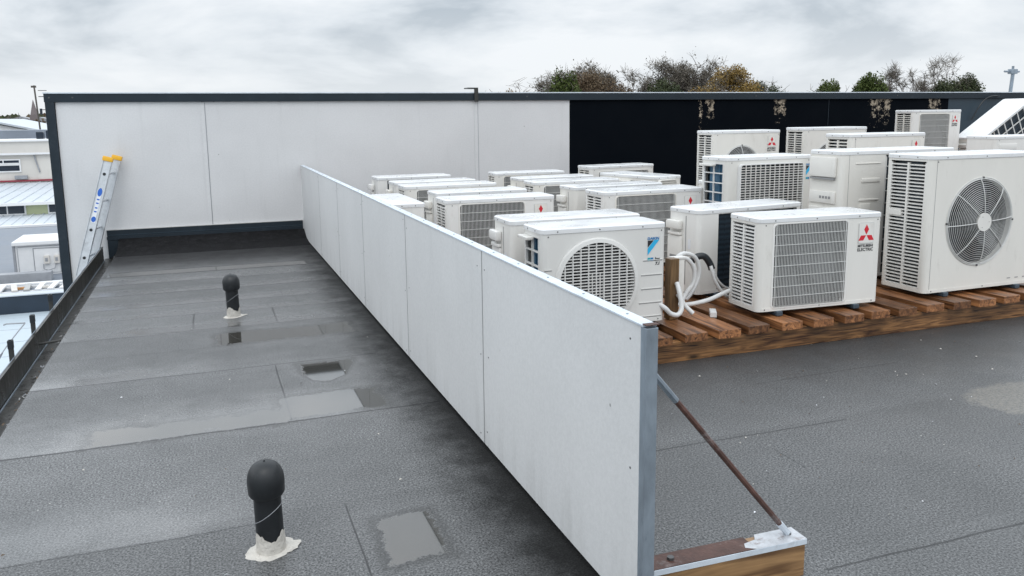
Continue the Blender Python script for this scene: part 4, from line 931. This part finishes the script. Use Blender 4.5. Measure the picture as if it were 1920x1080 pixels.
# leaning unit and the one below it at the right edge
unit((7.32, 5.95, ZD), 2, 1.0, 0.34, 0.975, 'unit under the leaning one at the right edge, white panel with two moulded handles', 'plain', 'plain', 'casing', None,
     dict(emboss=[(0.05, 0.30, 0.86, 0.92), (0.55, 0.82, 0.90, 0.93)], vseam=0.42))
lt = unit((9.98, 7.95, ZD), 0, 1.05, 0.40, 1.0, 'unit leaning at a steep tilt above the right-edge units, black grid squares on its side', 'coil', 'valve', 'casing', None, dict(guard='grille_wire', gs=0.13), solid=0.16, rot=(0, R(-29), R(4)))

# ---------------------------------------------------------------- pipework by the front deck
pp = empty('timber_offcut', (2.59, 4.20, ZD)); tag(pp, 'upright timber offcut beside the round-grille unit, white pipe looping past it', 'timber')
m = MB(); m.bbox(-0.032, 0.030, -0.03, 0.03, 0, 0.372, 'wood_post', 0.003, Matrix.Rotation(R(4), 4, 'Z')); m.build('post', pp)
pb = empty('junction_box', (2.672, 4.26, ZD)); tag(pb, 'flat white plastic box standing behind the upright timber offcut', 'box')
m = MB(); m.bbox(-0.04, 0.034, -0.012, 0.03, 0.12, 0.352, 'casing', 0.006); m.build('body', pb, smooth=40)
m = MB(); m.bbox(-0.05, 0.044, -0.018, 0.036, 0.3525, 0.366, 'casing', 0.004); m.build('cover', pb, smooth=40)
m = MB(); m.bbox(-0.03, -0.005, 0.0, 0.02, 0.001, 0.119, 'wood_post', 0.002); m.build('batten', pb)
def V(*a): return Vector(a)
def pipe(name, label, pts, r, mt='pipe_white', group='refrigerant pipes on the front deck'):
    m = MB(); P = [Vector(p) for p in pts]; out = []
    for i in range(len(P) - 1):
        p0, p1, p2, p3 = P[max(i - 1, 0)], P[i], P[i + 1], P[min(i + 2, len(P) - 1)]
        for k in range(6):
            t = k / 6; out.append(0.5 * ((2 * p1) + (-p0 + p2) * t + (2 * p0 - 5 * p1 + 4 * p2 - p3) * t * t + (-p0 + 3 * p1 - 3 * p2 + p3) * t ** 3))
    out.append(P[-1]); m.tube(out, r, mt, 10); tag(m.build(name, smooth=60), label, 'pipe', group)
pipe('insulated_pipe', 'white pipe curling from under the round-grille unit past the foot of the timber offcut', [(2.44, 4.10, 0.300), (2.478, 4.08, 0.270), (2.512, 4.08, 0.238), (2.56, 4.08, 0.226), (2.592, 4.09, 0.262), (2.594, 4.12, 0.35), (2.60, 4.16, 0.40)], 0.0145)
pipe('insulated_pipe', 'outer white pipe arch in front of the navy-coil unit', [(2.700, 4.34, 0.505), (2.735, 4.35, 0.530), (2.785, 4.36, 0.535), (2.857, 4.37, 0.505), (2.893, 4.37, 0.428), (2.878, 4.37, 0.343), (2.823, 4.36, 0.269), (2.79, 4.36, 0.24)], 0.0138)
pipe('insulated_pipe', 'inner white pipe arch beside the junction box', [(2.690, 4.31, 0.495), (2.725, 4.32, 0.513), (2.774, 4.32, 0.505), (2.822, 4.32, 0.44), (2.820, 4.32, 0.356), (2.769, 4.32, 0.289), (2.735, 4.31, 0.25)], 0.0138)
pipe('insulated_pipe', 'straight white pipe lying across the deck slats toward the red-badged front unit', [(2.64, 4.25, 0.245), (2.70, 4.25, 0.237), (2.777, 4.25, 0.237), (2.889, 4.25, 0.252), (2.98, 4.26, 0.275), (3.06, 4.28, 0.29)], 0.0138)
pipe('insulated_pipe', 'cut white pipe stub pointing down at the deck slats', [(2.612, 4.17, 0.33), (2.628, 4.15, 0.296), (2.645, 4.14, 0.262), (2.685, 4.11, 0.215)], 0.0138)
pipe('insulated_pipe', 'twin white pipe dropping from the black insulation behind the front unit', [(2.978, 4.37, 0.44), (2.986, 4.36, 0.40), (3.011, 4.36, 0.333), (3.075, 4.37, 0.254), (3.14, 4.40, 0.215)], 0.0115)
pipe('insulated_pipe', 'thin white pipe beside the twin pipe behind the front unit', [(3.010, 4.41, 0.44), (3.020, 4.40, 0.400), (3.06, 4.41, 0.335), (3.12, 4.43, 0.285), (3.18, 4.45, 0.26)], 0.008)
pipe('insulated_pipe', 'black foam insulated pipe elbow over the white pipes', [(2.865, 4.42, 0.47), (2.895, 4.41, 0.497), (2.945, 4.40, 0.500), (2.980, 4.39, 0.458), (2.995, 4.38, 0.415)], 0.022, 'pipe_black')
z = ZD
m = MB(); m.bbox(-0.02, 0.02, -0.05, 0.05, 0, 0.035, 'pipe_white', 0.005, Matrix.Rotation(R(-30), 4, 'Z')); tag(m.build('pipe_saddle', loc=(2.86, 4.16, z)), 'small white pipe saddle lying on the deck slats', 'pipe saddle')

# ================================================================ buildings to the left
def building(name, label, loc): e_ = empty(name, loc); tag(e_, label, 'building'); return e_
def bx(parent, name, x0, x1, y0, y1, z0, z1, mt, b=0.0):
    m = MB(); lx, ly, lz = parent.location; T = Matrix.Translation((-lx, -ly, -lz))
    if b: m.bbox(x0, x1, y0, y1, z0, z1, mt, b, T)
    else: m.box(x0, x1, y0, y1, z0, z1, mt, T)
    return m.build(name, parent)
# pale roof next door, with navy parapet
B = building('neighbour_building', 'next-door building with a smooth pale blue roof and navy parapet beyond', (-8, 9, -6))
bx(B, 'wall', -16, -1.75, -4, 13.4, -6, -1.42, 'cream_wall'); bx(B, 'roof', -16, -1.55, -4, 13.38, -1.42, -1.36, 'pale_roof')
m = MB(); 
for k in range(24): y = -3.5 + k * 0.72; m.box(-16 + 8, -1.56 + 8, y - 9, y + 0.006 - 9, 4.6401, 4.645, 'metal_roof')
m.build('roof_joints', B)
bx(B, 'parapet', -16, -1.7, 13.38, 13.56, -1.42, -1.10, 'navy', 0.01); bx(B, 'parapet_capping', -16, -1.7, 13.36, 13.60, -1.10, -1.085, 'metal_roof')
# slate flat roof building
B = building('flat_roofed_building', 'low building with a broad slate grey flat roof behind the navy parapet', (-12, 24, -6))
bx(B, 'wall', -24, -1.4, 14.2, 34.8, -6, -2.56, 'cream_wall'); bx(B, 'roof', -24, -1.35, 14.15, 34.85, -2.56, -2.5, 'slate_flat')
bx(B, 'brown_roof_patch', -4.9, -1.4, 27.4, 32.4, -2.497, -2.47, 'brown_flat'); bx(B, 'parapet_edge', -24, -1.35, 34.6, 34.85, -2.497, -2.42, 'white_trim')
bx(B, 'grey_upstand', -8.5, -3.75, 22.6, 22.9, -2.497, -2.28, 'grey_metal', 0.01); bx(B, 'white_gutter', -9, -2.5, 22.1, 22.28, -2.497, -2.44, 'white_trim', 0.02)
# plant box
B = empty('plant_enclosure', (-4.05, 24.2, -2.5)); tag(B, 'white boxed roof plant enclosure with two small meters on its front', 'enclosure')
x0, x1, y0, y1 = -4.72, -2.9, 23.6, 25.0
bx(B, 'body', x0 + 0.06, x1, y0, y1, -2.499, -1.72, 'white_trim'); bx(B, 'roof_cap', x0, x1 + 0.05, y0 - 0.08, y1 + 0.05, -1.72, -1.62, 'white_trim', 0.02)
bx(B, 'corner_post', x0, x0 + 0.055, y0 - 0.02, y1, -2.499, -1.722, 'grey_metal'); bx(B, 'door', -4.25, -3.68, y0 - 0.02, y0 - 0.001, -2.45, -1.84, 'white_trim', 0.006)
m = MB()
for a, b2, c2, d2 in ((-4.27, -4.255, -2.46, -1.82), (-3.675, -3.66, -2.46, -1.82), (-4.27, -3.66, -1.82, -1.805), (-4.60, -3.3, -1.765, -1.755), (-4.62, -4.61, -2.46, -1.765)): m.box(a + 4.05, b2 + 4.05, y0 - 0.012 - 24.2, y0 - 0.002 - 24.2, c2 + 2.5, d2 + 2.5, 'grey_metal')
m.build('door_frame', B)
for i, xx in enumerate((-4.03, -3.80)):
    bx(B, 'meter', xx, xx + 0.13, y0 - 0.09, y0 - 0.021, -2.22, -2.0, 'cream_wall', 0.02)
    bx(B, 'meter_face', xx + 0.03, xx + 0.09, y0 - 0.097, y0 - 0.0905, -2.15, -2.06, 'grey_metal')
bx(B, 'switch_box', -3.58, -3.30, y0 - 0.12, y0 - 0.001, -2.16, -1.72, 'metal_roof', 0.01); bx(B, 'dark_vent', -3.52, -3.30, y0 - 0.06, y0 - 0.001, -2.38, -2.18, 'glass_dark')
m = MB(); m.tube([V(-0.0, -0.65, 0.28), V(0.0, -0.68, 0.16), V(0.1, -0.70, 0.12), V(0.25, -0.68, 0.16), V(0.28, -0.65, 0.28)], 0.012, 'grey_metal', 6)
m.tube([V(0.40, -0.66, 0.26), V(0.40, -0.66, -0.0)], 0.012, 'white_trim', 6); m.build('conduit', B)
# rusty rack
B = empty('roof_rack', (-4.2, 21.5, -2.5)); tag(B, 'old white ladder-like rack with orange rust lying on the slate roof', 'rack')
m = MB()
m.box(-1.7, 1.2, -0.36, -0.30, 0, 0.05, 'white_trim'); m.box(-1.7, 1.2, 0.30, 0.36, 0, 0.05, 'white_trim'); m.build('rail', B)
m = MB()
random.seed(2)
for k in range(11):
    Tk = Matrix.Translation((-1.5 + k * 0.27, 0, 0)) @ Matrix.Rotation(R(random.uniform(-12, 12)), 4, 'Z'); m.box(-0.06, 0.06, -0.42, 0.42, 0.052, 0.09, random.choice(['rusty_orange', 'white_trim', 'plaster', 'cream_wall']) if k < 7 else 'white_trim', Tk)
    if k % 2: m.box(0.06, 0.2, -0.2, -0.1, 0.052, 0.10, 'rusty_orange' if k < 6 else 'cream_wall', Tk)
m.build('rung', B)
# green building with metal roofs
B = building('green_building', 'low building with pale green wall, dark windows and white metal roofs', (-12, 42, -6))
bx(B, 'wall', -24, -2.6, 38, 46, -6, -1.86, 'green_wall')
m = MB(); Tt = Matrix.Translation((12, -42, 6))
m.prism([Tt @ V(-24, 35.0, -2.50), Tt @ V(-24, 37.995, -2.36), Tt @ V(-24, 37.995, -2.40), Tt @ V(-24, 35.0, -2.54)], (21.6, 0, 0), 'metal_roof')
for k in range(60): x = -24 + k * 0.36; m.prism([Tt @ V(x, 34.98, -2.499), Tt @ V(x, 37.99, -2.358), Tt @ V(x, 37.99, -2.33), Tt @ V(x, 34.98, -2.475)], (0.05, 0, 0), 'metal_roof')
m.build('lower_roof', B)
bx(B, 'lower_gutter', -24, -2.4, 34.86, 34.98, -2.60, -2.50, 'white_trim'); bx(B, 'lower_wall', -24, -2.5, 35.0, 37.9, -6, -2.56, 'cream_wall')
m = MB(); m.prism([Tt @ V(-24.2, 37.7, -1.84), Tt @ V(-24.2, 46.0, -1.58), Tt @ V(-24.2, 46.0, -1.63), Tt @ V(-24.2, 37.7, -1.89)], (21.8, 0, 0), 'metal_roof')
for k in range(45): x = -24 + k * 0.48; m.prism([Tt @ V(x, 37.7, -1.8395), Tt @ V(x, 45.9, -1.583), Tt @ V(x, 45.9, -1.55), Tt @ V(x, 37.7, -1.81)], (0.05, 0, 0), 'metal_roof')
m.build('upper_roof', B); bx(B, 'upper_gutter', -24.2, -2.3, 37.58, 37.70, -1.95, -1.83, 'white_trim')
def window(B, x0, x1, y, z0, z1, panes=1):
    f = bx(B, 'window', x0, x1, y - 0.06, y - 0.001, z0, z1, 'white_trim'); m = MB(); lx, ly, lz = B.location; n = panes; w_ = (x1 - x0 - 0.06) / n
    for i in range(n): m.box(x0 + 0.05 + i * w_ - lx, x0 + i * w_ + w_ - lx, y - 0.065 - ly, y - 0.0605 - ly, z0 + 0.06 - lz, z1 - 0.06 - lz, 'glass_dark')
    m.build('pane', f)
window(B, -8.9, -6.95, 38, -2.36, -1.93, 3); window(B, -6.42 + 0.25, -5.45, 38, -2.36, -1.93, 1); window(B, -12.5, -10, 38, -2.36, -1.93, 3)
# cream building
B = building('cream_building', 'wide cream painted building with dark windows and a red line above the metal roof', (-16, 50, -6))
bx(B, 'wall', -34, -2.8, 46.05, 56, -6, -0.15, 'cream_wall'); bx(B, 'fascia_band', -34.1, -2.7, 45.9, 56.1, -0.15, 0.42, 'cream_wall'); bx(B, 'band_capping', -34.2, -2.6, 45.8, 56.2, 0.42, 0.49, 'white_trim'); bx(B, 'band_sill', -34.1, -2.65, 45.84, 45.9, -0.22, -0.12, 'white_trim')
bx(B, 'red_line', -34, -2.8, 45.95, 46.05, -1.52, -1.45, 'red_trim')
window(B, -9.9, -8.45, 46.05, -1.05, -0.72 + 0.05, 1); window(B, -9.9, -8.45, 46.05, -0.66, -0.42, 2)
bx(B, 'recessed_bay', -7.75, -6.25, 46.02, 46.05, -1.44, -0.24, 'cream_wall'); bx(B, 'pilaster', -6.2, -6.12, 45.96, 46.05, -1.44, -0.22, 'white_trim')
m = MB(); m.cyl((8.15, -4.02, 5.82), (8.35, -4.02, 4.9), 0.035, 'grey_metal', 8); m.build('downpipe', B)
bx(B, 'wall_vent', -8.75, -8.2, 45.9, 46.04, -1.40, -1.22, 'grey_metal', 0.02); bx(B, 'rooftop_parapet', -34, -2.8, 50, 54, 0.49, 0.92, 'slate_flat')
for i, (x, s) in enumerate(((-8.0, 0.20), (-7.55, 0.24))):
    bx(B, 'roof_fan', x, x + s * 1.6, 48.0, 48.5, 0.49, 0.49 + s * 1.8, 'glass_dark', 0.03)
# white gabled shed beyond
B = building('white_gabled_shed', 'white gabled shed roof showing above the cream building', (-17, 80, -6))
m = MB(); m.prism([(-6, 0, 0), (6.0, 0, 0), (6.0, 0, 6.0), (0, 0, 7.35), (-6, 0, 6.0)], (0, 16, 0), 'white_trim'); m.build('wall', B)
m = MB(); m.prism([(-6.4, -0.3, 5.95), (0, -0.3, 7.45), (6.4, -0.3, 5.95), (6.4, -0.3, 6.1), (0, -0.3, 7.62), (-6.4, -0.3, 6.1)], (0, 16.6, 0), 'metal_roof'); m.build('roof', B)
# church and pole
B = empty('church', (-29.9, 180, -6)); tag(B, 'distant church with a pointed stone spire on the skyline', 'church')
m = MB(); m.box(-3, 2, 0, 8, 0, 6, 'spire_stone'); m.build('nave', B)
m = MB(); m.box(-0.7, 0.7, -0.7, 0.7, 0, 8.6, 'spire_stone'); m.build('tower', B)
m = MB(); m.cyl((0, 0, 8.6), (0, 0, 11.4), 0.72, 'spire_stone', 6, 0.03); m.build('spire', B)
B = empty('utility_pole', (-10.05, 62, -6)); tag(B, 'tall dark utility pole with a crossarm beside the left end of the wall', 'utility pole')
m = MB(); m.cyl((0.25, 0, 0), (-0.1, 0, 9.7), 0.06, 'pole_wood', 10, 0.05); m.build('pole', B)
m = MB(); m.box(-0.28, 0.02, -0.04, 0.04, 9.55, 9.68, 'pole_wood'); m.build('crossarm', B)
m = MB(); m.box(0.1, 0.75, -0.03, 0.03, 8.95, 9.0, 'pole_wood'); m.box(0.1, 0.6, -0.03, 0.03, 9.35, 9.39, 'pole_wood'); m.box(0.15, 0.8, -0.03, 0.03, 8.1, 8.15, 'pole_wood'); m.cyl((0.6, 0, 8.9), (0.6, 0, 9.1), 0.06, 'glass_dark', 8); m.cyl((0.18, -0.1, 7.8), (0.18, -0.1, 8.2), 0.08, 'glass_dark', 8); m.build('fittings', B)
# houses on the far slope
random.seed(9)
for i, (x, y, w_, h) in enumerate(((-39, 210, 5, 7.4), (-31.5, 195, 6, 8.2), (-43, 240, 6, 8.6), (-36, 205, 3.5, 6.6), (-27, 150, 4, 5.6))):
    B = empty('house', (x, y, -6)); tag(B, ['small white distant house, leftmost below the tree tops', 'wide white distant house below the church spire', 'white distant house highest on the slope, far left', 'tiny pale distant house half hidden by trees', 'pale distant house low beside the utility pole'][i], 'house', 'white houses on the far slope')
    m = MB(); m.box(-w_ / 2, w_ / 2, 0, 5, 0, h - 0.9, 'white_trim'); m.build('wall', B)
    m = MB(); m.prism([(-w_ / 2 - 0.2, -0.2, h - 0.9), (w_ / 2 + 0.2, -0.2, h - 0.9), (0, -0.2, h)], (0, 5.4, 0), 'grey_metal'); m.build('roof', B)

# ================================================================ trees
def rot_about(v, axis, a): return Matrix.Rotation(a, 3, axis) @ v
def tree(x, y, ztop, rad, label, leaf=None, nleaf=3000, bark='bark', lsize=0.17, z0=-6.0, seed=1, bare=0.5, squash=0.8, depth=6, twigs=True, lean=0.0, group='trees beyond the wall', crown_frac=0.62, gaps=0.0):
    random.seed(seed); H = ztop - z0
    o = empty('tree' if leaf else 'bare_tree', (x, y, z0)); tag(o, label, 'tree', group)
    tr = MB(); tips = []
    Hc = H * (1 - crown_frac * 0.5); cr = Vector((rad, rad, H * crown_frac / 2))
    def grow(p, d, l, r, lev):
        k = 3; pts = [p]; q = p; dd = d
        for i in range(k):
            dd = (dd + Vector((random.uniform(-1, 1), random.uniform(-1, 1), random.uniform(-0.3, 0.6))) * 0.13).normalized(); q = q + dd * (l / k); pts.append(q)
        tr.tube(pts, r, bark, 5 if lev < 3 else 3, r * 0.68)
        if lev >= 3: tips.append(q)
        if lev >= depth: return
        if lev > 1 and (q.x / cr.x) ** 2 + (q.y / cr.y) ** 2 + ((q.z - Hc) / cr.z) ** 2 > 1.15: return
        nb = 2 if lev > 1 else 3
        if lev >= depth - 2: nb = 3
        for b in range(nb):
            a = random.uniform(18, 42); ax_ = dd.orthogonal().normalized(); ax_ = rot_about(ax_, dd, random.uniform(0, 2 * math.pi) if b == 0 else b * 2 * math.pi / nb + random.uniform(-0.5, 0.5))
            nd = rot_about(dd, ax_, R(a)); nd = (nd + Vector((0, 0, 0.12))).normalized()
            tgt = q + nd * l * 0.75 - Vector((0, 0, Hc))
            if (tgt.x / cr.x) ** 2 + (tgt.y / cr.y) ** 2 + (tgt.z / cr.z) ** 2 > 1.05: nd = (nd - tgt.normalized() * 0.45).normalized(); sc2 = 0.55
            else: sc2 = random.uniform(0.68, 0.86)
            grow(q, nd, l * sc2, r * 0.62, lev + 1)
    grow(Vector((0, 0, 0)), Vector((lean, 0, 1)).normalized(), H * (1 - crown_frac) * 0.95, H * (0.013 if leaf else 0.017), 0)
    zmx = max(q[2] for q in tr.v); kz = H * (0.92 if leaf else 0.97) / zmx; tr.v = [(a, b, c * kz) for a, b, c in tr.v]; tips = [Vector((q.x, q.y, q.z * kz)) for q in tips]
    t_ = tr.build('trunk', o)
    # fine twigs / leaves
    cm = MB(); vs, fs = [], []
    def card(c, s, mt):
        a = Vector((random.gauss(0, 1), random.gauss(0, 1), random.gauss(0, 1))).normalized(); b = a.orthogonal().normalized(); b = rot_about(b, a, random.uniform(0, 6.28)); e2 = a.cross(b)
        s1, s2 = s * random.uniform(0.6, 1.2), s * random.uniform(0.35, 0.8)
        cm.add([c - b * s1, c + e2 * s2, c + b * s1, c - e2 * s2], [(0, 1, 2, 3)], mt)
    if leaf:
        clumps = []
        for k in range(38):
            t = random.uniform(0, 2 * math.pi); u = random.uniform(-0.45, 1); rr = math.sqrt(max(0, 1 - u * u)) * random.uniform(0.55, 1.0)
            sz = random.uniform(0.22, 0.42); clumps.append((Vector((rr * math.cos(t) * cr.x, rr * math.sin(t) * cr.y, u * cr.z * (1 - sz) * random.uniform(0.8, 1.0) + Hc)), sz))
        for k in range(int(nleaf * 2.1)):
            c, s = random.choice(clumps)
            g_ = Vector((random.gauss(0, 1), random.gauss(0, 1), random.gauss(0, 0.8))).normalized() * (random.random() ** 0.45)
            p = c + Vector((g_.x * cr.x, g_.y * cr.y, g_.z * cr.z)) * s
            card(p, lsize * 0.60, leaf)
        for tp in tips:
            for k in range(2):
                d2 = (Vector((random.gauss(0, 1), random.gauss(0, 1), random.gauss(0.7, 0.6)))).normalized() * random.uniform(0.4, 0.9)
                cm.tube([tp, tp + d2], 0.018, 'twig_grey', 3, 0.008)
        cm.build('crown', o)
    elif twigs:
        for tp in tips:
            for k in range(4 if bare > 0.1 else 2):
                d2 = (Vector((random.gauss(0, 1), random.gauss(0, 1), random.gauss(0.5, 0.8)))).normalized() * random.uniform(0.35, 0.85)
                cm.tube([tp, tp + d2], 0.016, 'twig_grey', 3, 0.008)
            if bare and random.random() < bare:
                for k in range(5): card(tp + Vector((random.gauss(0, 0.3), random.gauss(0, 0.3), random.gauss(0, 0.3))), 0.09, 'twig_grey')
        cm.build('crown', o)
    return o
def tx(px, Y):   # world X seen in picture column px near the skyline at depth Y
    dx = (px - 960) / 1534.1; v = right * dx + fwd + up * (0.17); return v.x / v.y * Y
def tz(px, py, Y):
    v = right * ((px - 960) / 1534.1) + fwd - up * ((py - 467.4) / 1534.1); return 1.4 + v.z / v.y * Y
def T_(px, py, Y, radpx, label, **k):
    k.setdefault('seed', int(px)); r = radpx / 1534.1 * Y * (1.28 if k.get('leaf') else 1.45)
    tree(tx(px, Y), Y, tz(px, py, Y), r, label, **k)
T_(952, 158, 58, 30, 'small tan leaved bush just right of the wall bracket', leaf='leaf_tan', nleaf=2600, crown_frac=0.5, lsize=0.15)
T_(982, 144, 64, 12, 'thin bare sapling beside the small tan bush', depth=6, bare=0.0)
T_(1056, 113, 54, 26, 'dark green tree top at the left of the russet tree', leaf='leaf_green', nleaf=4500, crown_frac=0.55)
T_(1098, 119, 56, 60, 'broad russet brown tree, left of the middle gap', leaf='leaf_russet', nleaf=7500, crown_frac=0.62, lsize=0.14)
T_(1035, 138, 57, 30, 'greyish bare tree at the left edge of the russet tree', depth=6)
T_(1150, 127, 57, 34, 'tall bare tree on the right shoulder of the russet tree', depth=7, crown_frac=0.7)
T_(1115, 114, 60, 30, 'bare tree rising from the middle of the russet tree', depth=7, crown_frac=0.7)
T_(1166, 152, 54, 26, 'low russet bush right of the russet tree', leaf='leaf_russet', nleaf=2600, crown_frac=0.5, lsize=0.13)
T_(1240, 140, 55, 40, 'dark rounded bushy tree under the bare tree tops', leaf='leaf_dark', nleaf=7000, crown_frac=0.55, lsize=0.15)
T_(1238, 107, 62, 26, 'slim leafless tree, first of the group left of the golden tree', depth=7, crown_frac=0.65, bare=0.9)
T_(1270, 108, 62, 24, 'leafless tree, middle of the group left of the golden tree', depth=7, crown_frac=0.65, bare=0.9)
T_(1303, 100, 62, 26, 'tallest leafless tree, touching the golden tree', depth=7, crown_frac=0.65, bare=0.9)
T_(1368, 116, 56, 60, 'broad golden yellow autumn tree', leaf='leaf_gold', nleaf=8000, crown_frac=0.62, lsize=0.14)
T_(1343, 110, 60, 28, 'leafless tree poking above the golden tree', depth=7, crown_frac=0.65)
T_(1428, 138, 57, 34, 'olive green tree at the right foot of the golden tree', leaf='leaf_dark', nleaf=3200, crown_frac=0.5, lsize=0.13)
T_(1462, 148, 58, 18, 'small bare tree right of the golden tree', depth=6, bare=0.0, crown_frac=0.55)
T_(1550, 141, 60, 26, 'rounded green tree, left one of the green pair', leaf='leaf_green', nleaf=3600, crown_frac=0.5, lsize=0.17)
T_(1630, 128, 60, 30, 'green tree with ragged top, right one of the green pair', leaf='leaf_green', nleaf=4200, crown_frac=0.55, lsize=0.18)
T_(1692, 114, 60, 30, 'lone bare tree with spreading branches, right of the green pair', depth=7, bare=0.0, crown_frac=0.62, lean=0.06)
T_(1735, 138, 62, 22, 'thin bare tree beside the big bare one', depth=6, bare=0.0, crown_frac=0.62)
T_(1782, 100, 58, 48, 'biggest bare tree with dense twigs, near the right end of the skyline', depth=7, crown_frac=0.66, bare=0.05)
T_(1770, 138, 54, 30, 'dark green shrub at the foot of the biggest bare tree', leaf='leaf_dark', nleaf=2600, crown_frac=0.5, lsize=0.16)
T_(1808, 128, 56, 30, 'green ivy-clad tree inside the biggest bare tree', leaf='leaf_dark', nleaf=4000, crown_frac=0.55, lsize=0.16)
# far woods on the left skyline
random.seed(31)
LT = [(8, 232, 'leaf_dark'), (22, 226, 'leaf_dark'), (44, 228, 'leaf_russet'), (58, 232, 'leaf_dark'), (70, 226, 'leaf_russet'), (-15, 230, 'leaf_dark')]
LAB = ['dark tree by the left picture edge on the far skyline', 'pointed dark evergreen on the far left skyline', 'russet far tree left of the church', 'dark far tree just before the church', 'bushy reddish far tree beside the utility pole', 'dark far tree outside the left edge']
for (px, py, lf), lb in zip(LT, LAB):
    T_(px, py - 7, 130, 14, lb, leaf=lf, nleaf=700, lsize=0.45, crown_frac=0.75, seed=px + 100, group='far trees on the left skyline')
for k, (px, py) in enumerate(((14, 222), (30, 221), (86, 236))):
    T_(px, py, 140, 8, ['far bare tree, leftmost on the far skyline', 'far bare tree right of the pointed evergreen', 'far bare tree behind the utility pole'][k], depth=5, crown_frac=0.7, seed=70 + k, group='far trees on the left skyline')
m = MB(); random.seed(77)
for i in range(5000):
    x = random.uniform(-260, 40); y = random.uniform(250, 330); z = -6 + 9.0 * random.random() ** 0.7 * (0.75 + 0.25 * math.sin(x * 0.09)); s = random.uniform(0.8, 1.7); a = random.uniform(0, 3.14)
    m.add([(x - s * math.cos(a), y - s * math.sin(a), z), (x, y, z - s * 0.7), (x + s * math.cos(a), y + s * math.sin(a), z), (x, y, z + s * 0.8)], [(0, 1, 2, 3)], random.choice(['leaf_dark', 'leaf_russet', 'twig_grey', 'leaf_dark']))
tag(m.build('far_woods'), 'far dark wooded slope along the left horizon', 'woods', kind='stuff')
# pale scraps and grit on the right part of the roof
m = MB(); random.seed(41)
for i in range(130):
    x = random.uniform(1.2, 5.4); y = random.uniform(1.9, 3.9) if random.random() < 0.8 else random.uniform(1.0, 3.8)
    if random.random() < 0.25: x = random.uniform(-0.8, 1.0); y = random.uniform(1.8, 8)
    s = random.uniform(0.003, 0.0085); a = random.uniform(0, 6.28); c1, s1 = math.cos(a) * s, math.sin(a) * s
    m.add([(x - c1, y - s1, 0.0045), (x + s1 * 0.5, y - c1 * 0.5, 0.006), (x + c1, y + s1, 0.0045), (x - s1 * 0.5, y + c1 * 0.5, 0.009)], [(0, 1, 2, 3)], random.choice(['sticker_white', 'sealant', 'sealant', 'leaf_litter', 'leaf_litter']))
tag(m.build('roof_grit'), 'tiny pale leaf scraps and grit scattered over the wet roof', 'grit', kind='stuff')
